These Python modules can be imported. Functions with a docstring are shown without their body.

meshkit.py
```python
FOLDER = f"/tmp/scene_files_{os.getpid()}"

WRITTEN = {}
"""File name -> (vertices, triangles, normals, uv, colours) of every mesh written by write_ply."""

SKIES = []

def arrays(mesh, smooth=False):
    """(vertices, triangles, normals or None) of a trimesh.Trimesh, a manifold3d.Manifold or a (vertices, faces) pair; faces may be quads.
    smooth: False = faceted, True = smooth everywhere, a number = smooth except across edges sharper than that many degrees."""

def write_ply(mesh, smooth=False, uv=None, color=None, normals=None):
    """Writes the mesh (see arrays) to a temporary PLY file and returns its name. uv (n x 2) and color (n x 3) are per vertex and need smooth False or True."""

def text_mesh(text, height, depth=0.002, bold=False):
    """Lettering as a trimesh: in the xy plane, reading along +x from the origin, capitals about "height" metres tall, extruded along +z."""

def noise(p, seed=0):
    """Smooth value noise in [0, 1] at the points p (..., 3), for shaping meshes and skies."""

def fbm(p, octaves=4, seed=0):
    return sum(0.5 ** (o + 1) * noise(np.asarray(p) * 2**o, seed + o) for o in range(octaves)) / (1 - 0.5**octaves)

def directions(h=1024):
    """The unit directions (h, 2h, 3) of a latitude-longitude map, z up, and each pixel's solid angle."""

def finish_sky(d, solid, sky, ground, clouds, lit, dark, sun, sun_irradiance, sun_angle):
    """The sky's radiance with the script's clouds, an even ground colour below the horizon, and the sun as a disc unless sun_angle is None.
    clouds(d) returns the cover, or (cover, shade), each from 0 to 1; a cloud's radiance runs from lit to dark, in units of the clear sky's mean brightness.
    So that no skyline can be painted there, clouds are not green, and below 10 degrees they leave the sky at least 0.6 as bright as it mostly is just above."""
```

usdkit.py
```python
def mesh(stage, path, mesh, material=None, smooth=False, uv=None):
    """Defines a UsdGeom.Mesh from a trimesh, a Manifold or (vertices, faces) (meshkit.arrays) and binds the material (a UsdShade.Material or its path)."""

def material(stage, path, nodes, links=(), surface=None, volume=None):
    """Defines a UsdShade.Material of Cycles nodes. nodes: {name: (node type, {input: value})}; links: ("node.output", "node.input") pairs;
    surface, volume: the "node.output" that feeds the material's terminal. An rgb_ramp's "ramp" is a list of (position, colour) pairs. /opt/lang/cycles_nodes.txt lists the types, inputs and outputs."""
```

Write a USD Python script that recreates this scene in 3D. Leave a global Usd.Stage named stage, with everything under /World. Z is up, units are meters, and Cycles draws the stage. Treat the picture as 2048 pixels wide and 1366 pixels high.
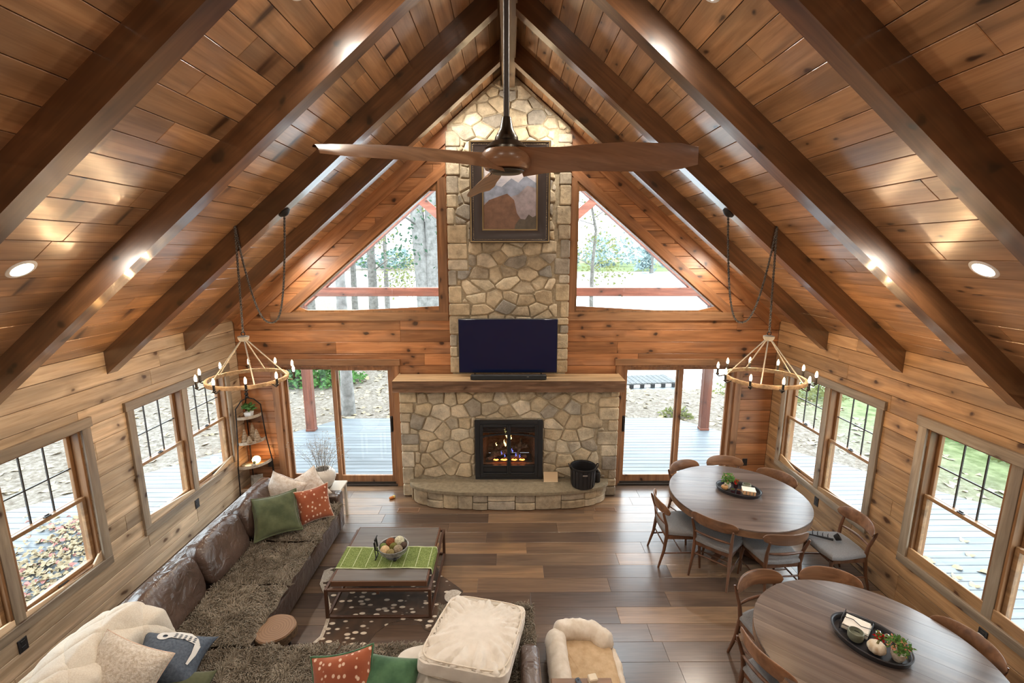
import math, random
import numpy as np, trimesh
import usdkit, meshkit
from shapely.geometry import Polygon, box as sbox, Point, LineString
from shapely.ops import unary_union
from pxr import Usd, UsdGeom, UsdLux, UsdShade, Sdf, Gf, Vt

stage = Usd.Stage.CreateInMemory()
UsdGeom.SetStageUpAxis(stage, 'Z'); UsdGeom.SetStageMetersPerUnit(stage, 1.0)
UsdGeom.Xform.Define(stage, '/World'); UsdGeom.Scope.Define(stage, '/World/Looks')

# ---------------------------------------------------------------- camera, sky, exposure
CAM_PITCH, CAM_YAW, CAM_ROLL = .1855, .0072, .0005          # radians: down, to the right, roll
CAM_POS = (.0161, 0.0, 3.7284)
cam = UsdGeom.Camera.Define(stage, '/World/camera')
cam.CreateHorizontalApertureAttr(36.0); cam.CreateVerticalApertureAttr(36.0 * 1366 / 2048)
cam.CreateFocalLengthAttr(36.0 * 923.865 / 2048)
cam.CreateClippingRangeAttr((0.05, 2000.0))
cam.CreateExposureAttr(0.0)
_f = np.array([math.sin(CAM_YAW) * math.cos(CAM_PITCH), math.cos(CAM_YAW) * math.cos(CAM_PITCH), -math.sin(CAM_PITCH)])
_r = np.array([math.cos(CAM_YAW), -math.sin(CAM_YAW), 0.0]); _u = np.cross(_r, _f)
_r, _u = math.cos(CAM_ROLL) * _r + math.sin(CAM_ROLL) * _u, -math.sin(CAM_ROLL) * _r + math.cos(CAM_ROLL) * _u
cam.AddTransformOp().Set(Gf.Matrix4d(*_r, 0, *_u, 0, *(-_f), 0, *CAM_POS, 1))

sky = UsdLux.DomeLight.Define(stage, '/World/sky')           # even, bright overcast
sky.CreateIntensityAttr(SKY := 2.8); sky.CreateColorAttr(Gf.Vec3f(.84, .93, 1.0))
LAMP, BULB = 760.0, 300.0                                     # radiance of the recessed lights and of the chandelier bulbs

# ---------------------------------------------------------------- helpers
rng = np.random.default_rng(7)
PI = math.pi
used = {}
def numbered(parent, name):
    k = used.get((parent, name), 0); used[(parent, name)] = k + 1
    return f'{parent}/{name}' + (f'_{k:03d}' if k else '')
def tag(p, label=None, cat=None, group=None, kind=None):
    for k, v in (('label', label), ('category', cat), ('group', group), ('kind', kind)):
        if v: p.SetCustomDataByKey(k, v)
    return p
def path_of(parent):
    return '/World' if parent is None else str(parent.GetPath())
def obj(name, mesh, mat, parent=None, smooth=False, label=None):
    p = usdkit.mesh(stage, numbered(path_of(parent), name), mesh, mat, smooth).GetPrim()
    return tag(p, label)
def thing(name, label=None, cat=None, loc=(0, 0, 0), rz=0.0, group=None, kind=None, rot=None):
    x = UsdGeom.Xform.Define(stage, numbered('/World', name))
    x.AddTranslateOp().Set(Gf.Vec3d(*map(float, loc)))
    if rot is not None:                                       # a 3 x 3 rotation, columns = local axes
        q = trimesh.transformations.quaternion_from_matrix(np.vstack([np.column_stack([rot, [0, 0, 0]]), [0, 0, 0, 1]]))
        x.AddOrientOp(UsdGeom.XformOp.PrecisionDouble).Set(Gf.Quatd(q[0], Gf.Vec3d(*q[1:])))
    else:
        x.AddRotateZOp().Set(math.degrees(rz))
    return tag(x.GetPrim(), label, cat, group, kind)
def group_part(name, parent, label=None):                     # a part that has sub-parts
    return tag(UsdGeom.Xform.Define(stage, numbered(path_of(parent), name)).GetPrim(), label)
def dup(src, label, loc, rz=0.0, cat=None, group=None):
    was = src.GetCustomData()
    base = src.GetName()
    r = thing(base, label, cat or was.get('category'), loc, rz, group or was.get('group'))
    r.GetReferences().AddInternalReference(src.GetPath()); r.SetInstanceable(True)
    return r

def cat_(ms): return trimesh.util.concatenate([m for m in ms if m is not None])
def T(m, loc=(0, 0, 0), R=None, s=None):
    m = m.copy()
    if s is not None: m.vertices = m.vertices * np.asarray(s, float)
    if R is not None: m.vertices = m.vertices @ np.asarray(R, float).T
    m.vertices = m.vertices + np.asarray(loc, float)
    return m
def rx(a): c, s = math.cos(a), math.sin(a); return np.array([[1, 0, 0], [0, c, -s], [0, s, c]])
def ry(a): c, s = math.cos(a), math.sin(a); return np.array([[c, 0, s], [0, 1, 0], [-s, 0, c]])
def rzm(a): c, s = math.cos(a), math.sin(a); return np.array([[c, -s, 0], [s, c, 0], [0, 0, 1]])
def hull(pts): return trimesh.convex.convex_hull(np.asarray(pts, float))
def bx(lo, hi, ch=.004):
    """A box from corner lo to corner hi with chamfered edges."""
    lo, hi = np.minimum(lo, hi).astype(float), np.maximum(lo, hi).astype(float)
    ch = min(ch, *(0.45 * (hi - lo)))
    P = []
    for i in (0, 1):
        for j in (0, 1):
            for k in (0, 1):
                c = np.where([i, j, k], hi, lo); d = np.where([i, j, k], -1, 1) * ch
                for a in range(3):
                    q = c + d; q[a] = c[a]; P.append(q)
    return hull(P)
def rbox(size, r, n=3):
    """A rounded box centred on the origin."""
    s = np.asarray(size, float) / 2 - r
    a = trimesh.creation.icosphere(n, r).vertices
    return hull(np.vstack([a + s * [i, j, k] for i in (-1, 1) for j in (-1, 1) for k in (-1, 1)]))
def lathe(prof, n=24):
    m = trimesh.creation.revolve(np.asarray(prof, float), sections=n)
    if m.volume < 0: m.invert()
    return m
def cyl(p, q, r0, r1=None, n=10):
    """A tapered rod from p to q."""
    p, q = np.asarray(p, float), np.asarray(q, float); r1 = r0 if r1 is None else r1
    return tube([p, q], [r0, r1], n)
def tube(P, R, n=8, closed=False):
    P = np.asarray(P, float); R = np.broadcast_to(np.asarray(R, float), (len(P),)); k = len(P)
    if closed: t = np.roll(P, -1, 0) - np.roll(P, 1, 0)
    else: t = np.gradient(P, axis=0)
    t /= np.linalg.norm(t, axis=1, keepdims=True) + 1e-12
    up = np.array([0, 0, 1.]) if abs(t[0, 2]) < .9 else np.array([1., 0, 0])
    V = []
    a = np.cross(t[0], up); a /= np.linalg.norm(a)
    for i in range(k):
        a = a - t[i] * (a @ t[i]); a /= np.linalg.norm(a) + 1e-12
        b = np.cross(t[i], a); th = np.arange(n) * 2 * PI / n
        V.append(P[i] + R[i] * (np.cos(th)[:, None] * a + np.sin(th)[:, None] * b))
    V = np.vstack(V); F = []
    for i in range(k if closed else k - 1):
        for j in range(n):
            A, B, C, D_ = i * n + j, i * n + (j + 1) % n, ((i + 1) % k) * n + (j + 1) % n, ((i + 1) % k) * n + j
            F += [[A, B, C], [A, C, D_]]
    if not closed:
        V = np.vstack([V, P[0], P[-1]])
        for j in range(n):
            F += [[len(V) - 2, (j + 1) % n, j], [len(V) - 1, (k - 1) * n + j, (k - 1) * n + (j + 1) % n]]
    m = trimesh.Trimesh(V, F, process=False)
    if m.volume < 0: m.invert()
    return m
def prism(poly, h, z0=0.0):
    """A shapely polygon extruded from z0 to z0 + h."""
    ps = getattr(poly, 'geoms', [poly])
    return cat_([T(trimesh.creation.extrude_polygon(p, h, engine='earcut'), (0, 0, z0)) for p in ps if p.area > 1e-9])
def grid(nu, nv, fn, close=False):
    """A surface sampled on nu x nv; fn(u, v) -> points, u and v arrays in 0..1."""
    u, v = np.meshgrid(np.linspace(0, 1, nu), np.linspace(0, 1, nv), indexing='ij')
    P = np.asarray(fn(u, v)).reshape(3, -1).T
    i, j = np.meshgrid(np.arange(nu - 1), np.arange(nv - 1), indexing='ij')
    a = (i * nv + j).ravel(); q = np.stack([a, a + nv, a + nv + 1, a + 1], 1)
    return trimesh.Trimesh(P, np.vstack([q[:, [0, 1, 2]], q[:, [0, 2, 3]]]), process=False)
def solid_sheet(m, th):
    """Gives an open sheet a thickness th along its normals."""
    m.merge_vertices(); n = m.vertex_normals
    k = len(m.vertices); e = m.edges_sorted; u, c = np.unique(e, axis=0, return_counts=True); b = {tuple(x) for x in u[c == 1]}
    F = [m.faces, m.faces[:, ::-1] + k]; S = []
    for p, q in m.edges:
        if (min(p, q), max(p, q)) in b: S += [[q, p, p + k], [q, p + k, q + k]]
    return trimesh.Trimesh(np.vstack([m.vertices, m.vertices - n * th]), np.vstack(F + ([np.array(S)] if S else [])), process=False)
def frame_pts(fr, uvw):
    O, e1, e2, n = fr; uvw = np.asarray(uvw, float)
    return np.asarray(O) + uvw[:, :1] * e1 + uvw[:, 1:2] * e2 + uvw[:, 2:3] * n
def fbox(fr, lo, hi, ch=.003):
    """A chamfered box laid out in a wall's frame (along, up, out into the room)."""
    m = bx(lo, hi, ch); m.vertices = frame_pts(fr, m.vertices)
    if np.dot(np.cross(fr[1], fr[2]), fr[3]) < 0: m.invert()
    return m
def fprism(fr, poly, w0, w1):
    m = prism(poly, w1 - w0, w0); m.vertices = frame_pts(fr, m.vertices)
    if np.dot(np.cross(fr[1], fr[2]), fr[3]) < 0: m.invert()
    return m
def slab(fr, poly, th, ch, w=0.0, bump=None):
    """A convex polygon in a frame as a board or stone: chamfered front at w, back at w - th (open at the back)."""
    P = np.array(Polygon(poly).exterior.coords)[:-1]
    if Polygon(P).exterior.is_ccw is False: P = P[::-1]
    n = len(P); e = np.roll(P, -1, 0) - P; e /= np.linalg.norm(e, axis=1, keepdims=True) + 1e-12
    nin = np.stack([-e[:, 1], e[:, 0]], 1); a = np.roll(nin, 1, 0); bis = a + nin
    bis /= np.maximum((1 + (a * nin).sum(1, keepdims=True)), .35)
    I = P + bis * ch
    V = np.vstack([np.column_stack([P, np.full(n, w - th)]), np.column_stack([P, np.full(n, w - ch * .9)]), np.column_stack([I, np.full(n, w)])])
    F = []
    for r in (0, 1):
        for j in range(n):
            A, B, C, D_ = r * n + j, r * n + (j + 1) % n, (r + 1) * n + (j + 1) % n, (r + 1) * n + j
            F += [[A, B, C], [A, C, D_]]
    if bump is None:
        F += [[2 * n, 2 * n + j, 2 * n + j + 1] for j in range(1, n - 1)]
    else:
        V = np.vstack([V, [*I.mean(0), w + bump]]); F += [[3 * n, 2 * n + j, 2 * n + (j + 1) % n] for j in range(n)]
    m = trimesh.Trimesh(frame_pts(fr, V), F, process=False)
    if np.dot(np.cross(fr[1], fr[2]), fr[3]) < 0: m.invert()
    return m
def polys(g):
    return [p for p in getattr(g, 'geoms', [g]) if p.geom_type == 'Polygon' and p.area > 2e-4]
# ---------------------------------------------------------------- materials
def mat(name, nodes, links, surface='p.BSDF'):
    return usdkit.material(stage, '/World/Looks/' + name, nodes, links, surface=surface)
def plain(name, col, rough=.5, metal=0.0, spec=.5, **kw):
    return mat(name, {'p': ('principled_bsdf', {'base_color': col, 'roughness': rough, 'metallic': metal, 'specular_ior_level': spec, **kw})}, [])
def coords(axis):
    """Nodes giving 'xyz' = (along the grain, across, across) metres with a different origin for every object. axis: world direction of the grain."""
    a = np.asarray(axis, float); a /= np.linalg.norm(a)
    b = np.cross(a, [0, 0, 1.] if abs(a[2]) < .9 else [0, 1., 0]); b /= np.linalg.norm(b); c = np.cross(a, b)
    nodes = {'geo': ('geometry', {}), 'oi': ('object_info', {}),
             'da': ('vector_math', {'math_type': 'dot_product', 'vector2': a}), 'db': ('vector_math', {'math_type': 'dot_product', 'vector2': b}),
             'dc': ('vector_math', {'math_type': 'dot_product', 'vector2': c}), 'cx': ('combine_xyz', {}),
             'sh': ('vector_math', {'math_type': 'scale', 'vector1': (37.3, 11.9, 23.7)}), 'xyz': ('vector_math', {'math_type': 'add'})}
    links = [('geo.position', 'da.vector1'), ('geo.position', 'db.vector1'), ('geo.position', 'dc.vector1'), ('da.value', 'cx.x'), ('db.value', 'cx.y'), ('dc.value', 'cx.z'),
             ('oi.random', 'sh.scale'), ('cx.vector', 'xyz.vector1'), ('sh.vector', 'xyz.vector2')]
    return nodes, links
def wood(name, cols, axis, rough=.38, var=.3, knots=.5, knot_col=(.045, .018, .008), blotch=(.16, .12, .10), blotch_amt=.45, spec=.5, grain=1.0, knot_scale=1.0, coat=0.0, coat_rough=.22, coat_ior=1.5):
    n, l = coords(axis)
    n |= {'m1': ('mapping', {'scale': (1.6 * grain, 22 * grain, 22 * grain)}), 'n1': ('noise_texture', {'scale': 1.0, 'detail': 3, 'roughness': .65, 'distortion': .8}),
          'r1': ('rgb_ramp', {'ramp': [(.2, cols[0]), (.5, cols[1]), (.8, cols[2])]}),
          'm2': ('mapping', {'scale': (1.1, 3.2, 3.2)}), 'n2': ('noise_texture', {'scale': 1.0, 'detail': 2, 'roughness': .55}),
          'b2': ('map_range', {'from_min': .52, 'from_max': .74, 'to_min': 0.0, 'to_max': blotch_amt, 'clamp': True}),
          'x2': ('mix_color', {'b': blotch}),
          'hs': ('hsv', {}), 'vr': ('map_range', {'from_min': 0.0, 'from_max': 1.0, 'to_min': 1 - var, 'to_max': 1 + var}),
          'p': ('principled_bsdf', {'roughness': rough, 'specular_ior_level': spec, 'coat_weight': coat, 'coat_roughness': coat_rough, 'coat_ior': coat_ior})}
    l += [('xyz.vector', 'm1.vector'), ('m1.vector', 'n1.vector'), ('n1.fac', 'r1.fac'), ('xyz.vector', 'm2.vector'), ('m2.vector', 'n2.vector'), ('n2.fac', 'b2.value'),
          ('r1.color', 'x2.a'), ('b2.result', 'x2.fac'), ('oi.random', 'vr.value'), ('vr.result', 'hs.value')]
    last = 'x2.result'
    n |= {'m4': ('mapping', {'scale': (.55, 7.5, 7.5)}), 'n4': ('noise_texture', {'scale': 1.0, 'detail': 1, 'roughness': .5, 'distortion': 1.2}), 'v4': ('map_range', {'from_min': .3, 'from_max': .7, 'to_min': .72, 'to_max': 1.2, 'clamp': True}), 'h4': ('hsv', {})}
    l += [('xyz.vector', 'm4.vector'), ('m4.vector', 'n4.vector'), ('n4.fac', 'v4.value'), ('x2.result', 'h4.color'), ('v4.result', 'h4.value')]
    last = 'h4.color'
    if knots:
        n |= {'sp': ('separate_xyz', {}), 'ad': ('math', {'math_type': 'add'}), 'cb': ('combine_xyz', {}), 'm3': ('mapping', {'scale': (2.7 * knot_scale, 4.2 * knot_scale, 1)}), 'v3': ('voronoi_texture', {'dimensions': '2D', 'scale': 1.0, 'randomness': 1.0}),
              'a3': ('math', {'math_type': 'multiply_add', 'value2': .20}), 'wn': ('noise_texture', {'dimensions': '2D', 'scale': 5.0, 'detail': 2}), 'wv': ('vector_math', {'math_type': 'multiply_add', 'vector2': (.35, .35, 0)}),
              'k3': ('map_range', {'from_min': .135, 'from_max': .21, 'to_min': 1.0, 'to_max': 0.0, 'clamp': True}),
              's3': ('separate_color', {}), 'g3': ('math', {'math_type': 'less_than', 'value2': knots}), 'f3': ('math', {'math_type': 'multiply'}), 'x3': ('mix_color', {'b': knot_col}),
              'h3': ('map_range', {'from_min': .12, 'from_max': .42, 'to_min': .62, 'to_max': 0.0, 'clamp': True}), 'f4': ('math', {'math_type': 'multiply'}), 'x4': ('mix_color', {'b': tuple(np.array(cols[0]) * .5)})}
        l += [('xyz.vector', 'sp.vector'), ('sp.y', 'ad.value1'), ('sp.z', 'ad.value2'), ('sp.x', 'cb.x'), ('ad.value', 'cb.y'), ('cb.vector', 'm3.vector'), ('cb.vector', 'wn.vector'), ('wn.color', 'wv.vector1'), ('m3.vector', 'wv.vector3'), ('wv.vector', 'v3.vector'), ('wn.fac', 'a3.value1'), ('v3.distance', 'a3.value3'), ('a3.value', 'k3.value'),
              ('v3.color', 's3.color'), ('s3.r', 'g3.value1'), ('g3.value', 'f3.value1'), ('k3.result', 'f3.value2'),
              ('a3.value', 'h3.value'), ('h3.result', 'f4.value1'), ('g3.value', 'f4.value2'), ('h4.color', 'x4.a'), ('f4.value', 'x4.fac'),
              ('x4.result', 'x3.a'), ('f3.value', 'x3.fac')]
        last = 'x3.result'
    l += [(last, 'hs.color'), ('hs.color', 'p.base_color')]
    return mat(name, n, l)
def stone(name, cols, rough=.85, scale=7.0):
    """Rock whose basic tone differs from stone to stone."""
    n = {'geo': ('geometry', {}), 'oi': ('object_info', {}), 'rr': ('rgb_ramp', {'ramp': cols, 'interpolate': True}),
         'n1': ('noise_texture', {'scale': scale, 'detail': 5, 'roughness': .68}), 'v1': ('map_range', {'from_min': .25, 'from_max': .75, 'to_min': .55, 'to_max': 1.35}),
         'n2': ('noise_texture', {'scale': 3.1, 'detail': 3}), 'b2': ('map_range', {'from_min': .5, 'from_max': .7, 'to_min': 0.0, 'to_max': .5, 'clamp': True}), 'x2': ('mix_color', {'b': (.22, .20, .16)}),
         'hs': ('hsv', {}), 'bp': ('bump', {'strength': .9, 'distance': .025}), 'p': ('principled_bsdf', {'roughness': rough, 'specular_ior_level': .25})}
    l = [('geo.position', 'n1.vector'), ('geo.position', 'n2.vector'), ('oi.random', 'rr.fac'), ('n2.fac', 'b2.value'), ('rr.color', 'x2.a'), ('b2.result', 'x2.fac'), ('x2.result', 'hs.color'),
         ('n1.fac', 'v1.value'), ('v1.result', 'hs.value'), ('hs.color', 'p.base_color'), ('n1.fac', 'bp.height'), ('bp.normal', 'p.normal')]
    return mat(name, n, l)
def mottled(name, a, b, scale=20.0, rough=.8, bump=.3, dist=.01, spec=.3, detail=5, lo=.35, hi=.65, metal=0.0, sheen=0.0):
    n = {'geo': ('geometry', {}), 'n1': ('noise_texture', {'scale': scale, 'detail': detail, 'roughness': .6}), 'r1': ('rgb_ramp', {'ramp': [(lo, a), (hi, b)]}),
         'bp': ('bump', {'strength': bump, 'distance': dist}), 'p': ('principled_bsdf', {'roughness': rough, 'specular_ior_level': spec, 'metallic': metal, 'sheen_weight': sheen, 'sheen_roughness': .4})}
    l = [('geo.position', 'n1.vector'), ('n1.fac', 'r1.fac'), ('r1.color', 'p.base_color'), ('n1.fac', 'bp.height'), ('bp.normal', 'p.normal')]
    return mat(name, n, l)
def leafy(name, a, b, trans=.35):
    n = {'oi': ('geometry', {}), 'rr': ('rgb_ramp', {'ramp': [(0, a), (1, b)]}), 'd': ('diffuse_bsdf', {}), 't': ('translucent_bsdf', {}), 'm': ('mix_closure', {'fac': trans})}
    return mat(name, n, [('oi.random_per_island', 'rr.fac'), ('rr.color', 'd.color'), ('rr.color', 't.color'), ('d.BSDF', 'm.closure1'), ('t.BSDF', 'm.closure2')], 'm.closure')
def emit(name, col, strength):
    return mat(name, {'e': ('emission', {'color': col, 'strength': strength})}, [], 'e.emission')

X, Y, Z = (1, 0, 0), (0, 1, 0), (0, 0, 1)
SLOPE = .8407; RISE = math.hypot(1, SLOPE)
DL = np.array([-1, 0, -SLOPE]) / RISE; DR = np.array([1, 0, -SLOPE]) / RISE    # down each roof slope
PINE = [(.27, .135, .058), (.42, .225, .105), (.54, .315, .16)]
REDP = [(.235, .092, .036), (.385, .170, .070), (.50, .245, .112)]
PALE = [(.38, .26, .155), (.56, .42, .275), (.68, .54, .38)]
GOLD = [(.26, .14, .062), (.42, .245, .115), (.54, .34, .175)]
GREYW = [(.19, .145, .10), (.29, .23, .165), (.38, .315, .235)]
RAFT = [(.065, .026, .010), (.125, .053, .020), (.19, .085, .034)]
M = dict(
    ceiling=wood('ceiling_pine', PINE, Y, .30, .24, .38, spec=.8, coat=.7, coat_rough=.2, coat_ior=1.7),
    far=wood('far_wall_pine', REDP, X, .42, .25, .42),
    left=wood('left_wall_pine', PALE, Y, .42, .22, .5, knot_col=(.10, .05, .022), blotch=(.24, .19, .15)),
    right=wood('right_wall_pine', GOLD, Y, .42, .25, .45, knot_col=(.07, .03, .012)),
    trim_x=wood('casing_along_x', [(.21, .10, .045), (.32, .165, .08), (.42, .235, .12)], X, .42, .12, .25),
    trim_y=wood('casing_along_y', GREYW, Y, .42, .12, .3),
    trim_z=wood('casing_upright', GREYW, Z, .42, .12, .3),
    trim_zx=wood('door_casing_upright', [(.19, .085, .038), (.29, .14, .065), (.38, .20, .095)], Z, .42, .12, .25),
    trim_l=wood('raking_trim_left', REDP, DL, .42, .12, .3), trim_r=wood('raking_trim_right', REDP, DR, .42, .12, .3),
    sash_y=wood('sash_wood', [(.22, .12, .055), (.30, .17, .08), (.37, .22, .11)], Y, .35, .05, 0), sash_z=wood('sash_upright', [(.16, .075, .03), (.24, .12, .05), (.30, .16, .075)], Z, .35, .05, 0),
    raft_l=wood('rafter_left', RAFT, DL, .34, .2, .45, knot_col=(.012, .006, .004), blotch=(.03, .014, .008), blotch_amt=.7, knot_scale=.8, coat=1.0, spec=.8, coat_rough=.12, coat_ior=1.8),
    raft_r=wood('rafter_right', RAFT, DR, .34, .2, .45, knot_col=(.012, .006, .004), blotch=(.03, .014, .008), blotch_amt=.7, knot_scale=.8, coat=1.0, spec=.8, coat_rough=.12, coat_ior=1.8),
    ridge=wood('ridge_timber', [(.16, .10, .06), (.25, .17, .10), (.33, .24, .15)], Y, .4, .1, .3),
    dark_gap=plain('dark_gap', (.02, .012, .008), .9),
    siding=plain('outside_cladding', (.30, .14, .07), .7),
    glass=mat('window_glass', {'t': ('transparent_bsdf', {'color': (.97, .985, .98)}), 'g': ('glossy_bsdf', {'color': (1, 1, 1), 'roughness': .0}), 'f': ('layer_weight', {'blend': .5}),
              'q': ('math', {'math_type': 'power', 'value2': 5.0}), 'k': ('math', {'math_type': 'multiply_add', 'value2': .8, 'value3': .025}), 'm': ('mix_closure', {})},
              [('f.facing', 'q.value1'), ('q.value', 'k.value1'), ('k.value', 'm.fac'), ('t.BSDF', 'm.closure1'), ('g.BSDF', 'm.closure2')], 'm.closure'),
    black=plain('black_metal', (.016, .016, .018), .45, 0.0, .5),
    iron=plain('dark_iron', (.03, .028, .028), .5, .6),
    steel=plain('grey_steel', (.5, .5, .5), .35, 1.0),
    bronze=plain('oil_rubbed_bronze', (.045, .036, .03), .5, .2),
    lamp=emit('recessed_lens', (1.0, .91, .78), LAMP), bulb=emit('filament_bulb', (1.0, .64, .33), BULB),
    white=plain('white_trim', (.75, .74, .72), .5),
    cord=mottled('twisted_cord', (.03, .025, .022), (.22, .20, .18), 90, .8, .2),
    mortar=mottled('mortar', (.30, .25, .17), (.42, .36, .26), 30, .95, .4),
    stone=stone('fieldstone', [(0, (.46, .37, .25)), (.18, (.60, .52, .38)), (.34, (.40, .32, .215)), (.48, (.55, .45, .30)), (.60, (.30, .275, .235)), (.70, (.52, .42, .28)), (.86, (.64, .56, .43)), (.93, (.22, .215, .20)), (1, (.50, .41, .285))]),
    hearth=mottled('hearth_slab', (.22, .185, .125), (.31, .26, .18), 18, .75, .25),
)
def floor_mat():
    n, l = coords(X)
    n |= {'rr': ('rgb_ramp', {'ramp': [(0, (.085, .055, .040)), (.22, (.13, .082, .055)), (.42, (.20, .122, .072)), (.58, (.105, .070, .052)), (.72, (.30, .175, .092)), (.86, (.16, .105, .070)), (1, (.36, .22, .12))]}),
          'm1': ('mapping', {'scale': (1.3, 26, 26)}), 'n1': ('noise_texture', {'scale': 1.0, 'detail': 6, 'roughness': .65, 'distortion': .7}),
          'v1': ('map_range', {'from_min': .25, 'from_max': .75, 'to_min': .62, 'to_max': 1.35}), 'm2': ('mapping', {'scale': (.9, 5, 5)}), 'n2': ('noise_texture', {'scale': 1.0, 'detail': 2}),
          'b2': ('map_range', {'from_min': .48, 'from_max': .7, 'to_min': 0, 'to_max': .55, 'clamp': True}), 'x2': ('mix_color', {'b': (.075, .055, .045)}),
          'hs': ('hsv', {}), 'p': ('principled_bsdf', {'roughness': .25, 'specular_ior_level': 1.0})}
    l += [('xyz.vector', 'm1.vector'), ('m1.vector', 'n1.vector'), ('oi.random', 'rr.fac'), ('n1.fac', 'v1.value'), ('v1.result', 'hs.value'), ('xyz.vector', 'm2.vector'), ('m2.vector', 'n2.vector'),
          ('n2.fac', 'b2.value'), ('rr.color', 'x2.a'), ('b2.result', 'x2.fac'), ('x2.result', 'hs.color'), ('hs.color', 'p.base_color')]
    return mat('floor_planks', n, l)
M['floor'] = floor_mat()
# ---------------------------------------------------------------- the room's shell
W, D, R = 4.2116, 7.0462, 6.2747            # half width, far wall, ridge height
BACK = -2.6
PIT = .187                                   # pitch of wall and ceiling boards
def roof_z(x): return R - SLOPE * abs(x)
FAR = (np.array([0, D, 0.]), np.array([1., 0, 0]), np.array([0, 0, 1.]), np.array([0, -1., 0]))
LEFT = (np.array([-W, 0, 0.]), np.array([0, 1., 0]), np.array([0, 0, 1.]), np.array([1., 0, 0]))
RIGHT = (np.array([W, 0, 0.]), np.array([0, 1., 0]), np.array([0, 0, 1.]), np.array([-1., 0, 0]))
ROOFL = (np.array([0, 0, R]), DL, np.array([0, 1., 0]), np.array([SLOPE, 0, -1.]) / RISE)
ROOFR = (np.array([0, 0, R]), DR, np.array([0, 1., 0]), np.array([-SLOPE, 0, -1.]) / RISE)
HZ = roof_z(W)

# floor: staggered wide planks running across the room
fl = thing('floor', kind='structure')
obj('subfloor', bx((-W - .17, BACK, -.14), (W + .17, D + .17, -.012), .001), M['dark_gap'], fl)
FP = .2285
joints = {5.84: .685, 5.60: 1.224, 5.37: .243, 5.15: -.139, 4.92: .43, 4.70: -.342, 4.47: .256}
k = 0
for i in range(-2, 24):
    y1 = 5.955 + FP * 5 - FP * i; y0 = y1 - FP
    if y0 > D: continue
    y1 = min(y1, D); c = (y0 + y1) / 2
    j0 = next((v for kk, v in joints.items() if abs(kk - c) < .11), rng.uniform(-.7, .7))
    xs = [j0 + 1.51 * q for q in range(-6, 7)]; xs = [-W] + [x for x in xs if -W + .1 < x < W - .1] + [W]
    for a, b in zip(xs[:-1], xs[1:]):
        obj('plank', slab((np.zeros(3), np.array([1., 0, 0]), np.array([0, 1., 0]), np.array([0, 0, 1.])), sbox(a + .0006, y0 + .0008, b - .0006, y1 - .0008), .012, .0016), M['floor'], fl)
obj('loft_side_floor', bx((-W, BACK, -.012), (W, 5.955 + FP * 5 - FP * 24 - .001, 0), .001), M['trim_x'], fl)

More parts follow.
